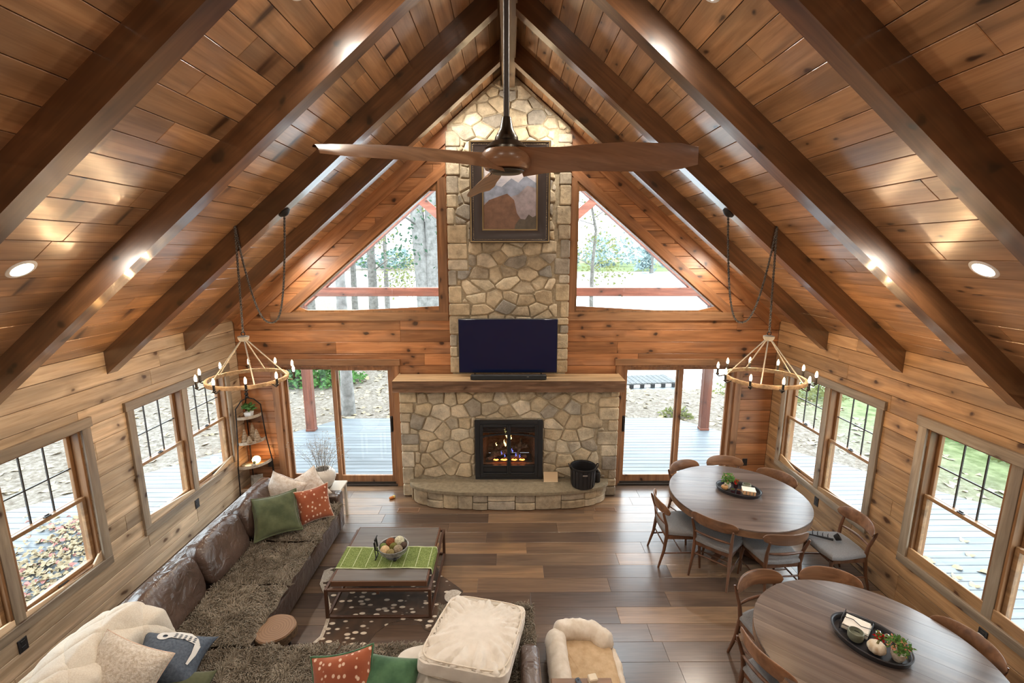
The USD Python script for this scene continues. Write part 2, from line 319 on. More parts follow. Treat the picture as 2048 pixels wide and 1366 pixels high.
# ceiling: planks along the room on both slopes
ce = thing('ceiling', kind='structure')
SL = W * RISE
for fr, s in ((ROOFL, 0), (ROOFR, 1)):
    obj('roof_deck', fprism(fr, sbox(0, BACK, SL + .5, D + .25), -.14, -.021), M['dark_gap'], ce)
    s0 = .066
    rows = [(0, s0)] + [(s0 + PIT * 1.0053 * i, s0 + PIT * 1.0053 * (i + 1)) for i in range(30)]
    for a, b in rows:
        a, b = a + .0022, min(b, SL) - .0022
        if b - a < .02: continue
        ys = [BACK]; y = BACK + rng.uniform(1.2, 3.6)
        while y < D - .6: ys.append(y); y += rng.choice([2.44, 3.05, 3.66])
        ys.append(D)
        for c, d in zip(ys[:-1], ys[1:]):
            obj('plank', slab(fr, sbox(a, c + .001, b, d - .001), .02, .003), M['ceiling'], ce)

# openings
LP, NP = (4.98, 6.67), (2.70, 4.34)           # window openings along the side walls (far pair, near pair)
WZ0, WZ1 = .60, 2.03
DOOR = (1.80, 3.60, 2.03)
tri = lambda s: Polygon([(s * 1.02, 2.862), (s * 3.33, 2.862), (s * 1.02, roof_z(1.02) - .628)])
far_open = unary_union([tri(-1), tri(1), sbox(-DOOR[1], 0, -DOOR[0], DOOR[2]), sbox(DOOR[0], 0, DOOR[1], DOOR[2]), sbox(-.52, .33, .56, 1.28)])
side_open = unary_union([sbox(LP[0], WZ0, LP[1], WZ1), sbox(NP[0], WZ0, NP[1], WZ1)])
gable = Polygon([(-W, 0), (W, 0), (W, HZ), (0, R), (-W, HZ)])
def clad(wall, fr, shape, openings, m, covered=None, zbase=2.96 % PIT, step=3.0):
    obj('sheathing', fprism(fr, (shape if fr is FAR else unary_union([shape, sbox(D - .1, 0, D + .17, HZ)])) - openings, -.17, -.020), M['siding'], wall)
    u0, v0, u1, v1 = shape.bounds
    hide = openings if covered is None else unary_union([openings, covered])
    zs = [v0] + list(np.arange(v0 - v0 % PIT + zbase, v1, PIT)) + [v1]
    zs = sorted(z for z in zs if v0 <= z <= v1)
    for a, b in zip(zs[:-1], zs[1:]):
        us = [u0]; u = u0 + rng.uniform(.8, step)
        while u < u1 - .4: us.append(u); u += rng.uniform(1.8, 3.6)
        us.append(u1)
        for c, d in zip(us[:-1], us[1:]):
            for p in polys((sbox(c + .0008, a + .0022, d - .0008, b - .0022) & shape) - hide):
                q = p.convex_hull
                if q.area > 4e-3 and q.bounds[3] - q.bounds[1] > .01: obj('board', slab(fr, q.simplify(.002), .02, .0035), m, wall)
wf = thing('wall_far', kind='structure')
clad(wf, FAR, gable, far_open, M['far'], covered=unary_union([sbox(-1.55, 0, 1.6, 1.85), sbox(-.8, 1.8, .84, 5.35)]))
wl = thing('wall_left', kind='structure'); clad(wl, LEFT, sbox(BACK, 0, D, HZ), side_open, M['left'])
wr = thing('wall_right', kind='structure'); clad(wr, RIGHT, sbox(BACK, 0, D, HZ), side_open, M['right'])
wb = thing('wall_back', kind='structure')
obj('boarding', fprism((np.array([0, BACK, 0.]), np.array([1., 0, 0]), np.array([0, 0, 1.]), np.array([0, 1., 0])), gable, -.15, 0), M['ceiling'], wb)

# rafters
BW, BD = .134, .187
sides = (('left', -1, ROOFL, 'raft_l'), ('right', 1, ROOFR, 'raft_r'))
for side, s, fr, mm in sides:
    for i, y in enumerate([1.196 - 1.187, 1.196, 2.383, 3.559, 4.745, 5.943]):
        if i == 0: continue
        top = .085 * RISE
        pts = [(top, 0.0), (W * RISE, 0.0), (W * RISE + BD * SLOPE, BD), (top + BD * SLOPE, BD)]
        V = []
        for yy in (y, y + BW):
            for a, b in pts: V.append((a, yy, b))
        m = hull(frame_pts(fr, np.array(V)))
        r = obj('rafter', m, M[mm])
        tag(r, f'dark-stained timber rafter on the {side} roof slope, {["just above the loft", "nearest of those in view", "second from the camera", "third, with a black cord canopy", "farthest, before the stone chimney"][i - 1]}',
            'beam', 'exposed roof rafters')
rb = obj('ridge_beam', bx((-.068, BACK, 6.0), (.102, 6.93, 6.235), .006), M['ridge'])
tag(rb, 'long pale timber ridge beam running along the peak of the ceiling', 'beam')
for n_, (side, s, fr, mm) in enumerate(sides):
    t = obj(f'trim_{n_ + 1}', fprism(fr, sbox(.0, D - .032, SL, D), 0, .178), M['trim_l' if s < 0 else 'trim_r']); tag(t, kind='structure')
# ---------------------------------------------------------------- windows and doors
def casing(w, fr, u0, u1, v0, v1, mv, mh, side=.095, top=.10, ear=.02, sill=.09):
    obj('side_casing', fbox(fr, (u0 - side, v0 - .0, .0), (u0, v1, .026)), mv, w); obj('side_casing', fbox(fr, (u1, v0, 0), (u1 + side, v1, .026)), mv, w)
    obj('head_casing', fbox(fr, (u0 - side - ear, v1, 0), (u1 + side + ear, v1 + top, .034)), mh, w)
    if sill: obj('sill_board', fbox(fr, (u0 - side, v0 - sill, 0), (u1 + side, v0, .028)), mh, w)
def ring(fr, u0, u1, v0, v1, a, w0, w1, mh_only=None):
    return cat_([fbox(fr, (u0, v0, w0), (u0 + a, v1, w1)), fbox(fr, (u1 - a, v0, w0), (u1, v1, w1)), fbox(fr, (u0 + a, v0, w0), (u1 - a, v0 + a, w1)), fbox(fr, (u0 + a, v1 - a, w0), (u1 - a, v1, w1))])
def pane(fr, u0, u1, v0, v1, w): return fbox(fr, (u0, v0, w - .003), (u1, v1, w + .003), .0005)
def double_hung(w, fr, u0, u1):
    v0, v1, mid = WZ0, WZ1, 1.315
    obj('jamb', ring(fr, u0, u1, v0, v1, .022, -.15, -.004), M['sash_z'], w)
    a, b = u0 + .022, u1 - .022
    up = group_part('upper_sash', w); lo = group_part('lower_sash', w)
    obj('sash_frame', ring(fr, a, b, mid - .02, v1 - .022, .036, -.125, -.088), M['sash_z'], up)
    obj('pane', pane(fr, a + .036, b - .036, mid + .0, v1 - .058, -.106), M['glass'], up)
    gu, gv0, gv1 = (a + .036, b - .036), mid + .016, v1 - .058
    for q in (1, 2):
        c = gu[0] + (gu[1] - gu[0]) * q / 3
        obj('muntin', fbox(fr, (c - .006, gv0, -.112), (c + .006, gv1, -.098), .001), M['black_bar'], up)
    c = (gv0 + gv1) / 2; obj('muntin', fbox(fr, (gu[0], c - .006, -.1125), (gu[1], c + .006, -.0975), .001), M['black_bar'], up)
    obj('sash_frame', ring(fr, a, b, v0 + .022, mid + .018, .036, -.085, -.045), M['sash_y'], lo)
    obj('pane', pane(fr, a + .036, b - .036, v0 + .058, mid - .018, -.066), M['glass'], lo)
    m = (a + b) / 2
    obj('sash_lock', cat_([fbox(fr, (m - .03, mid + .018, -.08), (m + .03, mid + .028, -.05)), fbox(fr, (m - .012, mid + .028, -.085), (m + .03, mid + .036, -.07))]), M['black'], lo)
    obj('lift_handle', fbox(fr, (m - .05, v0 + .022, -.045), (m + .05, v0 + .034, -.03)), M['black'], lo)
M['black_bar'] = plain('muntin_bronze', (.03, .024, .02), .4)
M['vinyl'] = plain('sash_track', (.35, .36, .35), .5)
nwin = 0
for fr, far_label in ((LEFT, 'left'), (RIGHT, 'right')):
    for (a, b), mul in ((LP, (5.775, 5.865)), (NP, (3.475, 3.565))):
        nwin += 1
        w = thing(f'window_{nwin}', kind='structure')
        casing(w, fr, a, b, WZ0, WZ1, M['trim_z'], M['trim_y'])
        obj('mullion', fbox(fr, (mul[0], WZ0, -.16), (mul[1], WZ1, .004)), M['trim_z'], w)
        double_hung(w, fr, a, mul[0]); double_hung(w, fr, mul[1], b)
for s in (-1, 1):                            # gable windows beside the chimney
    nwin += 1
    w = thing(f'window_{nwin}', kind='structure')
    g = tri(s); ins = g.buffer(-.030, join_style='mitre')
    def slope_strip(lo, hi, x0, x1): return Polygon([(s * x0, roof_z(x0) - lo), (s * x1, roof_z(x1) - lo), (s * x1, roof_z(x1) - hi), (s * x0, roof_z(x0) - hi)])
    obj('raking_casing', fprism(FAR, slope_strip(.455, .63, .90, 3.44), 0, .026), M['trim_l' if s < 0 else 'trim_r'], w)
    obj('side_casing', fprism(FAR, sbox(*sorted((s * .905, s * 1.02))[:1], 2.74, sorted((s * .905, s * 1.02))[1], roof_z(1.0) - .60), 0, .0255), M['trim_zx'], w)
    obj('sill_casing', fprism(FAR, sbox(min(s * .905, s * 3.62), 2.738, max(s * .905, s * 3.62), 2.864), 0, .0265), M['trim_x'], w)
    obj('window_frame', fprism(FAR, g.difference(ins), -.12, .004), M['sash_z'], w)
    obj('pane', fprism(FAR, ins, -.075, -.069), M['glass'], w)
for n_, s in enumerate((-1, 1)):             # sliding doors
    d = thing(f'door_{n_ + 1}', kind='structure')
    m = lambda a, b: (min(s * a, s * b), max(s * a, s * b))
    def B(a, b, v0, v1, w0, w1): p, q = m(a, b); return fbox(FAR, (p, v0, w0), (q, v1, w1))
    obj('side_casing', B(1.70, 1.80, 0, 2.03, 0, .028), M['trim_zx'], d); obj('side_casing', B(3.60, 3.70, 0, 2.03, 0, .028), M['trim_zx'], d)
    obj('head_casing', B(1.68, 3.72, 2.03, 2.13, 0, .034), M['trim_x'], d)
    obj('door_frame', cat_([B(1.80, 1.835, 0, 2.03, -.16, 0), B(3.565, 3.60, 0, 2.03, -.16, 0), B(1.835, 3.565, 1.995, 2.03, -.16, 0)]), M['trim_zx'], d)
    obj('threshold', cat_([B(1.80, 3.60, -.01, .03, -.16, .03), B(1.84, 3.56, .03, .045, -.05, -.03)]), M['black_bar'], d)
    for nm, a, b, w0, w1 in (('fixed_panel', 2.70, 3.565, -.14, -.10), ('sliding_panel', 1.835, 2.79, -.085, -.045)):
        pn = group_part(nm, d)
        st = .062 if nm == 'sliding_panel' else .045
        obj('stile_frame', cat_([B(a, a + st, .035, 1.99, w0, w1), B(b - st, b, .035, 1.99, w0, w1), B(a + st, b - st, .035, .155, w0, w1), B(a + st, b - st, 1.935, 1.99, w0, w1)]), M['trim_zx'], pn)
        obj('pane', B(a + st, b - st, .155, 1.935, (w0 + w1) / 2 - .003, (w0 + w1) / 2 + .003), M['glass'], pn)
        if nm == 'sliding_panel':
            obj('pull_handle', cat_([B(1.85, 1.885, .92, 1.18, -.045, -.012), B(1.856, 1.879, .95, 1.15, -.012, .0)]), M['black'], pn)
# ---------------------------------------------------------------- recessed lights
first = None
spots = [(s, x, y) for y, xs in ((3.05, (3.14, 1.2)), (6.45, (3.14, .82)), (-.5, (3.14, 1.2))) for x in xs for s in (-1, 1)]  # last row, behind the camera, is unseen and added as fill light
for s, x, y in spots:
    fr = ROOFL if s < 0 else ROOFR
    e1, e2, n = fr[1], fr[2], fr[3]
    rot = np.column_stack([e1, np.cross(n, e1), n])
    seen = (x, y) == (3.14, 3.05)
    row = 'lower' if x > 2 else 'upper'
    where = {3.05: 'nearest bay in view', 6.45: 'last bay by the gable', -.5: 'added unseen over the loft'}[y]
    side = 'left' if s < 0 else 'right'
    lab = f'round recessed light in the {side} ceiling slope, {row} row, {where}'
    c = np.array([s * x, y, roof_z(x)])
    t = thing('recessed_light', lab, 'light', c, rot=rot, group='recessed ceiling lights')
    obj('trim_ring', lathe([(.062, .001), (.064, .006), (.084, .004), (.088, 0.0), (.062, 0.0), (.062, .001)], 28), M['white'], t, 40)
    obj('lens', prism(Point(0, 0).buffer(.062, 10), .002, .0015), M['lamp'], t)
# ---------------------------------------------------------------- deck, porch timbers, ground, lake, trees
M |= dict(
    deck=wood('deck_boards', [(0.090, 0.107, 0.121), (0.114, 0.131, 0.145), (0.138, 0.152, 0.164)], X, .5, .1, 0, blotch=(0.071, 0.081, 0.086), blotch_amt=.2),
    cedar=wood('porch_timber', [(0.089, 0.025, 0.014), (0.134, 0.040, 0.020), (0.170, 0.058, 0.031)], Z, .55, .12, .4),
    bark=mottled('bark', (0.097, 0.091, 0.081), (0.182, 0.172, 0.158), 9, .95, .8, .05),
    palebark=mottled('pale_bark', (0.142, 0.140, 0.133), (0.246, 0.243, 0.233), 7, .95, .6, .04),
    litter=mottled('leaf_litter', (0.182, 0.142, 0.110), (0.401, 0.362, 0.311), 7, .95, .8, .06, lo=.4, hi=.6),
    grass=mottled('rough_grass', (0.142, 0.194, 0.064), (0.298, 0.350, 0.168), 8, .95, .7, .06),
    lake=mat('lake_water', {'p': ('principled_bsdf', {'base_color': (0.302, 0.331, 0.346), 'roughness': .25, 'specular_ior_level': .9, 'metallic': .35})}, []),
    leaf_green=leafy('leaf_green', (0.10, 0.22, 0.07), (0.26, 0.37, 0.17)), leaf_pale=leafy('leaf_pale', (0.168, 0.182, 0.077), (0.298, 0.285, 0.156)), leaf_pine=leafy('needle_green', (0.064, 0.117, 0.077), (0.142, 0.200, 0.142)),
    leaf_mid=leafy('leaf_mid', (0.091, 0.168, 0.058), (0.220, 0.272, 0.130)), leaf_rust=leafy('leaf_rust', (0.324, 0.207, 0.091), (0.427, 0.324, 0.182)),
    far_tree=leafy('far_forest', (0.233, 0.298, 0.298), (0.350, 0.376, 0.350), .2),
    fallen=leafy('fallen_leaf', (0.324, 0.270, 0.180), (0.521, 0.485, 0.396), .1), fallen_red=leafy('fallen_leaf_red', (0.360, 0.180, 0.162), (0.494, 0.324, 0.288), .1),
    dockwood=mottled('dock_wood', (0.071, 0.076, 0.081), (0.134, 0.138, 0.138), 12, .9, .3),
)
DZ = -.12
deck_poly = Polygon([(-3.95, 10.55), (3.95, 10.55), (7.75, 6.35), (7.75, -1.5), (W + .19, -1.5), (W + .19, D + .19), (-W - .19, D + .19), (-W - .19, -1.5), (-7.75, -1.5), (-7.75, 6.35)])
dk = thing('deck', 'grey composite deck boards wrapping around the house outside the windows', 'deck', kind='structure')
obj('deck_frame', prism(deck_poly.buffer(-.03), .12, DZ - .16), M['dark_gap'], dk)
FLAT = (np.zeros(3), np.array([1., 0, 0]), np.array([0, 1., 0]), np.array([0, 0, 1.]))
y = -1.5
while y < 10.55:
    for p in polys(sbox(-9, y + .004, 9, min(y + .141, 10.55)) & deck_poly):
        obj('deck_board', slab(FLAT, p.convex_hull.simplify(.002), .025, .004, DZ), M['deck'], dk)
    y += .145
for s, side in ((-1, 'left'), (1, 'right')):
    obj_ = thing('porch_post', f'red-brown cedar porch post standing on the deck outside the {side} sliding door', 'post', (s * 4.38, 9.80, DZ), group='porch posts')
    obj('shaft', bx((-.095, -.08, 0), (.095, .08, 3.0), .012), M['cedar'], obj_)
    obj('base_trim', bx((-.10, -.085, 0), (.10, .085, .05), .005), M['cedar'], obj_)
M['cedar_x'] = wood('porch_beam', [(.17, .05, .03), (.26, .08, .045), (.33, .12, .07)], X, .55, .12, .4)
tag(obj('porch_beam', bx((-4.9, 9.72, 2.87), (4.9, 9.90, 3.05), .01), M['cedar_x']), 'horizontal red-brown porch beam crossing outside both triangular gable windows', 'beam')
for s, side in ((-1, 'left'), (1, 'right')):
    a, b = np.array([s * 2.05, 9.81, 5.06]), np.array([s * .12, 9.81, 3.42])
    d = (b - a) / np.linalg.norm(b - a); q = np.array([-d[2], 0, d[0]])
    m = hull([p + q * w * .085 + np.array([0, .07 * k, 0]) for p in (a, b) for w in (-1, 1) for k in (-1, 1)])
    tag(obj('porch_brace', m, M['cedar_x']), f'diagonal red-brown porch brace seen through the top of the {side} triangular window', 'beam', 'porch truss braces')
    a, b = np.array([s * .05, 9.81, 6.35]), np.array([s * 5.1, 9.81, 6.35 - 5.05 * SLOPE])
    d = (b - a) / np.linalg.norm(b - a); q = np.array([-d[2], 0, d[0]])
    m = hull([p + q * w * .10 + np.array([0, .075 * k, 0]) for p in (a, b) for w in (-1, 1) for k in (-1, 1)])
    tag(obj('porch_rafter', m, M['cedar_x']), f'sloping red-brown rafter of the porch truss above the {side} triangular window', 'beam', 'porch truss rafters')

def ground_z(x, y):
    r = np.maximum(0, np.hypot(np.maximum(np.abs(x) - 7.0, 0), np.maximum(y - 10.0, 0)))
    shore = np.clip((y - 12.5 + .35 * np.minimum(x, 0) + 1.2 * np.minimum(x + 1.0, 0)) / 5.0, 0, 1)
    z = -.32 - .9 * shore * shore * (3 - 2 * shore)
    z = z + np.clip((-x - 9) / 22, 0, 1.3) * 1.3 + np.clip((x - 10) / 20, 0, 1.3) * np.clip((15 - y) / 10, 0, 1) * 2.2
    return z + .08 * (meshkit.fbm(np.stack([x * .6, y * .6, 0 * x], -1), 3, 5) - .5)
gx = np.concatenate([np.linspace(-70, -14, 30), np.linspace(-13.5, 13.5, 70), np.linspace(14, 70, 30)])
gy = np.concatenate([np.linspace(-8, 24, 90), np.linspace(25, 60, 20)])
GX, GY = np.meshgrid(gx, gy, indexing='ij'); GZ = ground_z(GX, GY)
ii, jj = np.meshgrid(np.arange(len(gx) - 1), np.arange(len(gy) - 1), indexing='ij'); a = (ii * len(gy) + jj).ravel(); q4 = np.stack([a, a + len(gy), a + len(gy) + 1, a + 1], 1)
gm = (np.stack([GX, GY, GZ], -1).reshape(-1, 3), q4)
n = {'geo': ('geometry', {}), 'n1': ('noise_texture', {'scale': 11, 'detail': 6, 'roughness': .7}), 'r1': ('rgb_ramp', {'ramp': [(.30, (0.084, 0.067, 0.051)), (.5, (0.169, 0.146, 0.121)), (.68, (0.258, 0.235, 0.207))]}),
     'sx': ('separate_xyz', {}), 'g1': ('map_range', {'from_min': 7.0, 'from_max': 9.5, 'clamp': True}), 'n2': ('noise_texture', {'scale': 5, 'detail': 5}), 'r2': ('rgb_ramp', {'ramp': [(.35, (0.095, 0.124, 0.051)), (.65, (0.191, 0.225, 0.112))]}),
     'x': ('mix_color', {}), 'bp': ('bump', {'strength': .8, 'distance': .06}), 'p': ('principled_bsdf', {'roughness': .95, 'specular_ior_level': .1})}
M['ground'] = mat('forest_floor', n, [('geo.position', 'n1.vector'), ('geo.position', 'n2.vector'), ('geo.position', 'sx.vector'), ('sx.x', 'g1.value'), ('n1.fac', 'r1.fac'), ('n2.fac', 'r2.fac'), ('r1.color', 'x.a'), ('r2.color', 'x.b'),
     ('g1.result', 'x.fac'), ('x.result', 'p.base_color'), ('n1.fac', 'bp.height'), ('bp.normal', 'p.normal')])
tag(obj('ground', gm, M['ground'], smooth=True), 'leaf-strewn ground sloping from the deck down to the lake', 'ground', kind='structure')
tag(obj('lake', bx((-400, 12.5, -1.6), (400, 420, -1.02), .001), M['lake']), 'pale still lake beyond the right sliding door', 'lake', kind='structure')
tag(obj('far_shore', grid(120, 8, lambda u, v: (-400 + 800 * u, 130 + 60 * v + 0 * u, -1.3 + 3.5 * v + 0 * u)), M['ground'], smooth=True), 'distant low shore across the lake', 'shore', kind='structure')

def cards(P, size, up=.3, seed=0):
    """One small leaf-shaped blade per point of P, turned at random."""
    r = np.random.default_rng(seed); k = len(P)
    d = r.normal(size=(k, 3)); d[:, 2] *= .6; d /= np.linalg.norm(d, axis=1, keepdims=True)
    n_ = r.normal(size=(k, 3)) + [0, 0, up]; b = np.cross(d, n_); b /= np.linalg.norm(b, axis=1, keepdims=True); s = (np.asarray(size) * r.uniform(.6, 1.3, k))[:, None]
    nn = np.cross(b, d)
    V = np.stack([P, P + d * s * .5 + b * s * .32 + nn * s * .08, P + d * s, P + d * s * .5 - b * s * .32 + nn * s * .08], 1).reshape(-1, 3)
    i = np.arange(k) * 4
    return trimesh.Trimesh(V, np.vstack([np.stack([i, i + 1, i + 2], 1), np.stack([i, i + 2, i + 3], 1)]), process=False)
def tree(label, cat, base, h, r, m_leaf, n_leaf, crown, leaf, trunks=((0, 0),), bark='bark', seed=1, crown_from=.35, group='trees around the house', lean=.03):
    r_ = np.random.default_rng(seed)
    t = thing('tree', label, cat, (base[0], base[1], float(ground_z(np.array([base[0]]), np.array([base[1]]))[0]) - .1), group=group)
    tm, bm, tips = [], [], []
    for tx, fork in trunks:
        P = [(tx * (k / 7) ** .8 * h * .12 + r_.normal() * lean * k * .2, fork * (k / 7) * .3 + r_.normal() * lean * k * .2, h * k / 7) for k in range(8)]
        tm.append(tube(P, [r * (1.25 - .95 * k / 7) * (1.2 if k == 0 else 1) for k in range(8)], 9))
        for b in range(9):
            f = r_.uniform(crown_from, .97); k = int(f * 7); p = np.array(P[k]) + (np.array(P[min(k + 1, 7)]) - P[k]) * (f * 7 - k)
            an = r_.uniform(0, 2 * PI); L = crown * r_.uniform(.5, 1.0) * (1.15 - f * .6); e = p + [math.cos(an) * L, math.sin(an) * L, L * r_.uniform(-.05, .45)]
            mid = (p + e) / 2 + [0, 0, .12 * L]
            bm.append(tube([p, mid, e], [r * .22, r * .13, r * .04], 5)); tips += [mid, e, (mid + e) / 2, e]
    obj('trunk', cat_(tm + bm), M[bark], t, True)
    tips = np.array(tips); c = tips[r_.integers(0, len(tips), n_leaf)] + r_.normal(size=(n_leaf, 3)) * crown * np.array([.22, .22, .14])
    obj('foliage', cards(c, leaf, seed=seed), M[m_leaf], t)
    return t
def shrub(label, base, size, m_leaf, n_leaf, leaf, seed=1, group='shrubs around the house'):
    r_ = np.random.default_rng(seed)
    t = thing('shrub', label, 'shrub', (base[0], base[1], float(ground_z(np.array([base[0]]), np.array([base[1]]))[0]) - .05), group=group)
    st = []
    for k in range(7):
        an = r_.uniform(0, 2 * PI); st.append(tube([(0, 0, 0), (math.cos(an) * size[0] * .3, math.sin(an) * size[1] * .3, size[2] * .5), (math.cos(an) * size[0] * .6, math.sin(an) * size[1] * .6, size[2] * .85)], [.03, .02, .008], 5))
    obj('stems', cat_(st), M['bark'], t)
    d = r_.normal(size=(n_leaf, 3)); d /= np.linalg.norm(d, axis=1, keepdims=True); d *= r_.uniform(.55, 1, (n_leaf, 1)); d[:, 2] = np.abs(d[:, 2])
    obj('foliage', cards(d * size, leaf, seed=seed), M[m_leaf], t)
# seen through the left triangular window
tree('large pale twin-trunked tree filling the right of the left triangular window', 'tree', (-3.05, 18.0), 15, .30, 'leaf_pine', 1400, 3.4, .17, ((-.42, 0), (.22, .3)), 'palebark', 3, .35)
tree('slim pine with tufts of needles in the middle of the left triangular window', 'tree', (-5.4, 18.5), 12, .17, 'leaf_pine', 1500, 3.0, .15, seed=5, crown_from=.28)
tree('thick grey trunk near the left corner of the left triangular window', 'tree', (-8.2, 19), 13, .24, 'leaf_mid', 2200, 3.0, .18, seed=8, crown_from=.3)
tree('thin bare trunk second from the left in the left triangular window', 'tree', (-7.3, 22), 12, .13, 'leaf_pale', 900, 2.4, .17, seed=9, crown_from=.3)
tree('slender yellow-leaved tree far behind the slim pine', 'tree', (-7.6, 29), 11, .15, 'leaf_pale', 1200, 3.0, .22, seed=11, crown_from=.25)
tree('thin sapling at the right edge of the left triangular window', 'tree', (-2.15, 17), 9, .05, 'leaf_pale', 160, 1.2, .14, seed=12, crown_from=.35)
tree('green-leaved tree farthest left beyond the gable', 'tree', (-13, 24), 11, .22, 'leaf_mid', 2200, 3.2, .22, seed=13, crown_from=.25)
# right triangular window
tree('sparse yellow-leaved tree at the left of the right triangular window', 'tree', (3.1, 17), 8.2, .09, 'leaf_pale', 900, 2.3, .13, seed=21, crown_from=.42, lean=.12)
tree('thin bare-branched tree beside the stone chimney in the right triangular window', 'tree', (2.0, 19), 12, .08, 'leaf_pine', 260, 1.8, .14, seed=22, crown_from=.5)
# through the doors
tree('stout mossy trunk standing past the deck in the left sliding door', 'tree', (-4.15, 11.5), 11, .125, 'leaf_mid', 700, 2.4, .18, bark='palebark', seed=31, crown_from=.55)
shrub('broad bright green bushes at the top of the left sliding door', (-6.7, 14.4), (2.1, .9, 1.7), 'leaf_green', 5200, .14, 41)
shrub('low green bush behind the mossy trunk in the left sliding door', (-3.9, 17.2), (1.6, .9, .9), 'leaf_mid', 2600, .15, 42)
shrub('small dark tuft of plants at the deck edge in the right sliding door', (4.3, 11.2), (.45, .35, .3), 'leaf_pale', 260, .10, 43)
shrub('pale brushy bank right of the right porch post', (8.2, 13.2), (2.0, 1.2, .8), 'leaf_pale', 1800, .11, 44)
# side windows
tree('pale trunk outside the nearest left window', 'tree', (-9.6, 6.2), 11, .28, 'leaf_mid', 700, 2.6, .18, bark='palebark', seed=51, crown_from=.6)
tree('pale trunk outside the far pair of left windows', 'tree', (-10.5, 11.2), 11, .24, 'leaf_mid', 700, 2.6, .18, bark='palebark', seed=52, crown_from=.6)
tree('broad grey trunk outside the nearest right window', 'tree', (9.4, 6.6), 11, .30, 'leaf_mid', 700, 2.6, .18, bark='palebark', seed=53, crown_from=.6)
for k, (x, y, sx, sz, lf, w_) in enumerate([(11.0, 10.2, 1.6, 1.7, 'leaf_green', 'dense green bush nearest the far pair of right windows'), (12.5, 13.0, 2.0, 2.4, 'leaf_mid', 'tall green bush at the left of the far pair of right windows'), (10.8, 8.0, 1.2, 1.0, 'leaf_pale', 'yellowish low bush left of the broad grey trunk'), (13.5, 8.8, 2.2, 2.0, 'leaf_green', 'large green bush behind the low yellowish one'), (11.6, 5.2, 1.4, .9, 'leaf_mid', 'low green bush right of the broad grey trunk')]):
    shrub(w_, (x, y), (sx, sx, sz), lf, 2600, .12, 60 + k)
# far shore: a belt of trees across the lake, nobody could count them
r_ = np.random.default_rng(70); P = []
for k in range(260):
    x = r_.uniform(-200, 260); h = r_.uniform(5, 11) * (.6 + .5 * math.exp(-((x - 40) / 25) ** 2)); y = r_.uniform(135, 165)
    d = r_.normal(size=(70, 3)); d /= np.linalg.norm(d, axis=1, keepdims=True); P.append(d * [h * .3, h * .3, h * .5] + [x, y, h * .5])
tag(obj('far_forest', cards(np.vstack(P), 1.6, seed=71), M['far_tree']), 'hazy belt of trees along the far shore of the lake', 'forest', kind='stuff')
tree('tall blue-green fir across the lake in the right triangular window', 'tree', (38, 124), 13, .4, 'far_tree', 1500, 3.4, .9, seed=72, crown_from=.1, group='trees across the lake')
# dock and raft on the lake
dc = thing('dock', 'low grey wooden dock lying on the lake behind the right sliding door', 'dock', (4.75, 16.6, -1.02), .12)
for k in range(14): obj('plank', bx((-1.35 + .195 * k, -.55, .16), (-1.35 + .195 * k + .18, .55, .20), .006), M['dockwood'], dc)
obj('float', bx((-1.3, -.5, .0), (1.3, .5, .16), .02), M['white'], dc)
for k in range(7): obj('bumper', bx((-1.25 + .4 * k, -.56, .01), (-1.10 + .4 * k, -.52, .16), .01), M['black'], dc)
sr = thing('swim_raft', 'small dark framed raft floating on the lake above the dock', 'raft', (5.35, 19.4, -1.02), .1)
obj('deck_frame', cat_([bx((-.7, -.4, .12), (.7, -.3, .22)), bx((-.7, .3, .12), (0.504, 0.288, 0.158)), bx((-.7, -.3, .12), (-.6, .3, .22)), bx((.6, -.3, .12), (0.504, 0.216, 0.158))]), M['dockwood'], sr)
obj('float', bx((-.6, -.3, 0), (.6, .3, .14), .03), M['white'], sr)
# fallen leaves
def leaf_mesh(L, seed):
    r_ = np.random.default_rng(seed); k = 9
    th = np.linspace(0, 2 * PI, k, endpoint=False); rad = L * .5 * (1 + .25 * np.cos(3 * th) + r_.normal(size=k) * .08)
    V = np.column_stack([rad * np.cos(th), rad * np.sin(th) * .75, .012 + .016 * np.cos(2 * th + seed)]); V = np.vstack([V, [0, 0, .004]])
    return trimesh.Trimesh(V, [[k, i, (i + 1) % k] for i in range(k)], process=False)
r_ = np.random.default_rng(80); pile = []
for k in range(850):
    y = r_.uniform(3.9, 6.3); x = -5.75 + r_.normal() * .42 - .33 * (y - 5.2)
    if not -7.4 < x < -4.6: continue
    pile.append(T(leaf_mesh(r_.uniform(.05, .10), k), (x, y, DZ + r_.uniform(0, .05)), rzm(r_.uniform(0, 6.28)) @ rx(r_.normal() * .3)))
kk = int(len(pile) * .85)
tag(obj('leaf_drift', cat_(pile[:kk]), M['fallen']), 'drift of pale fallen leaves on the deck outside the nearest left window', 'leaves', kind='stuff')
tag(obj('leaf_drift', cat_(pile[kk:]), M['fallen_red']), 'scattered reddish leaves mixed in the drift outside the nearest left window', 'leaves', kind='stuff')
lf = None
for k in range(34):
    x, y = (r_.uniform(4.8, 6.2), r_.uniform(4.0, 5.4)) if k < 28 else (r_.uniform(4.9, 6.5), r_.uniform(5, 6.4))
    lab = 'pale yellow fallen leaf lying on the grey deck outside the right windows'
    if lf is None:
        lf = thing('fallen_leaf', lab, 'leaf', (x, y, DZ), r_.uniform(0, 6), group='fallen leaves on the right deck'); obj('blade', leaf_mesh(.13, 4), M['fallen'], lf)
    else: dup(lf, lab, (x, y, DZ), r_.uniform(0, 6))
r_ = np.random.default_rng(81); P = []
for k in range(1500):
    x, y = r_.uniform(-14, 9), r_.uniform(7, 16)
    if deck_poly.buffer(.1).contains(Point(x, y)): continue
    P.append((x, y)) 
P = np.array(P); gz = ground_z(P[:, 0], P[:, 1]); ok = gz > -1.0
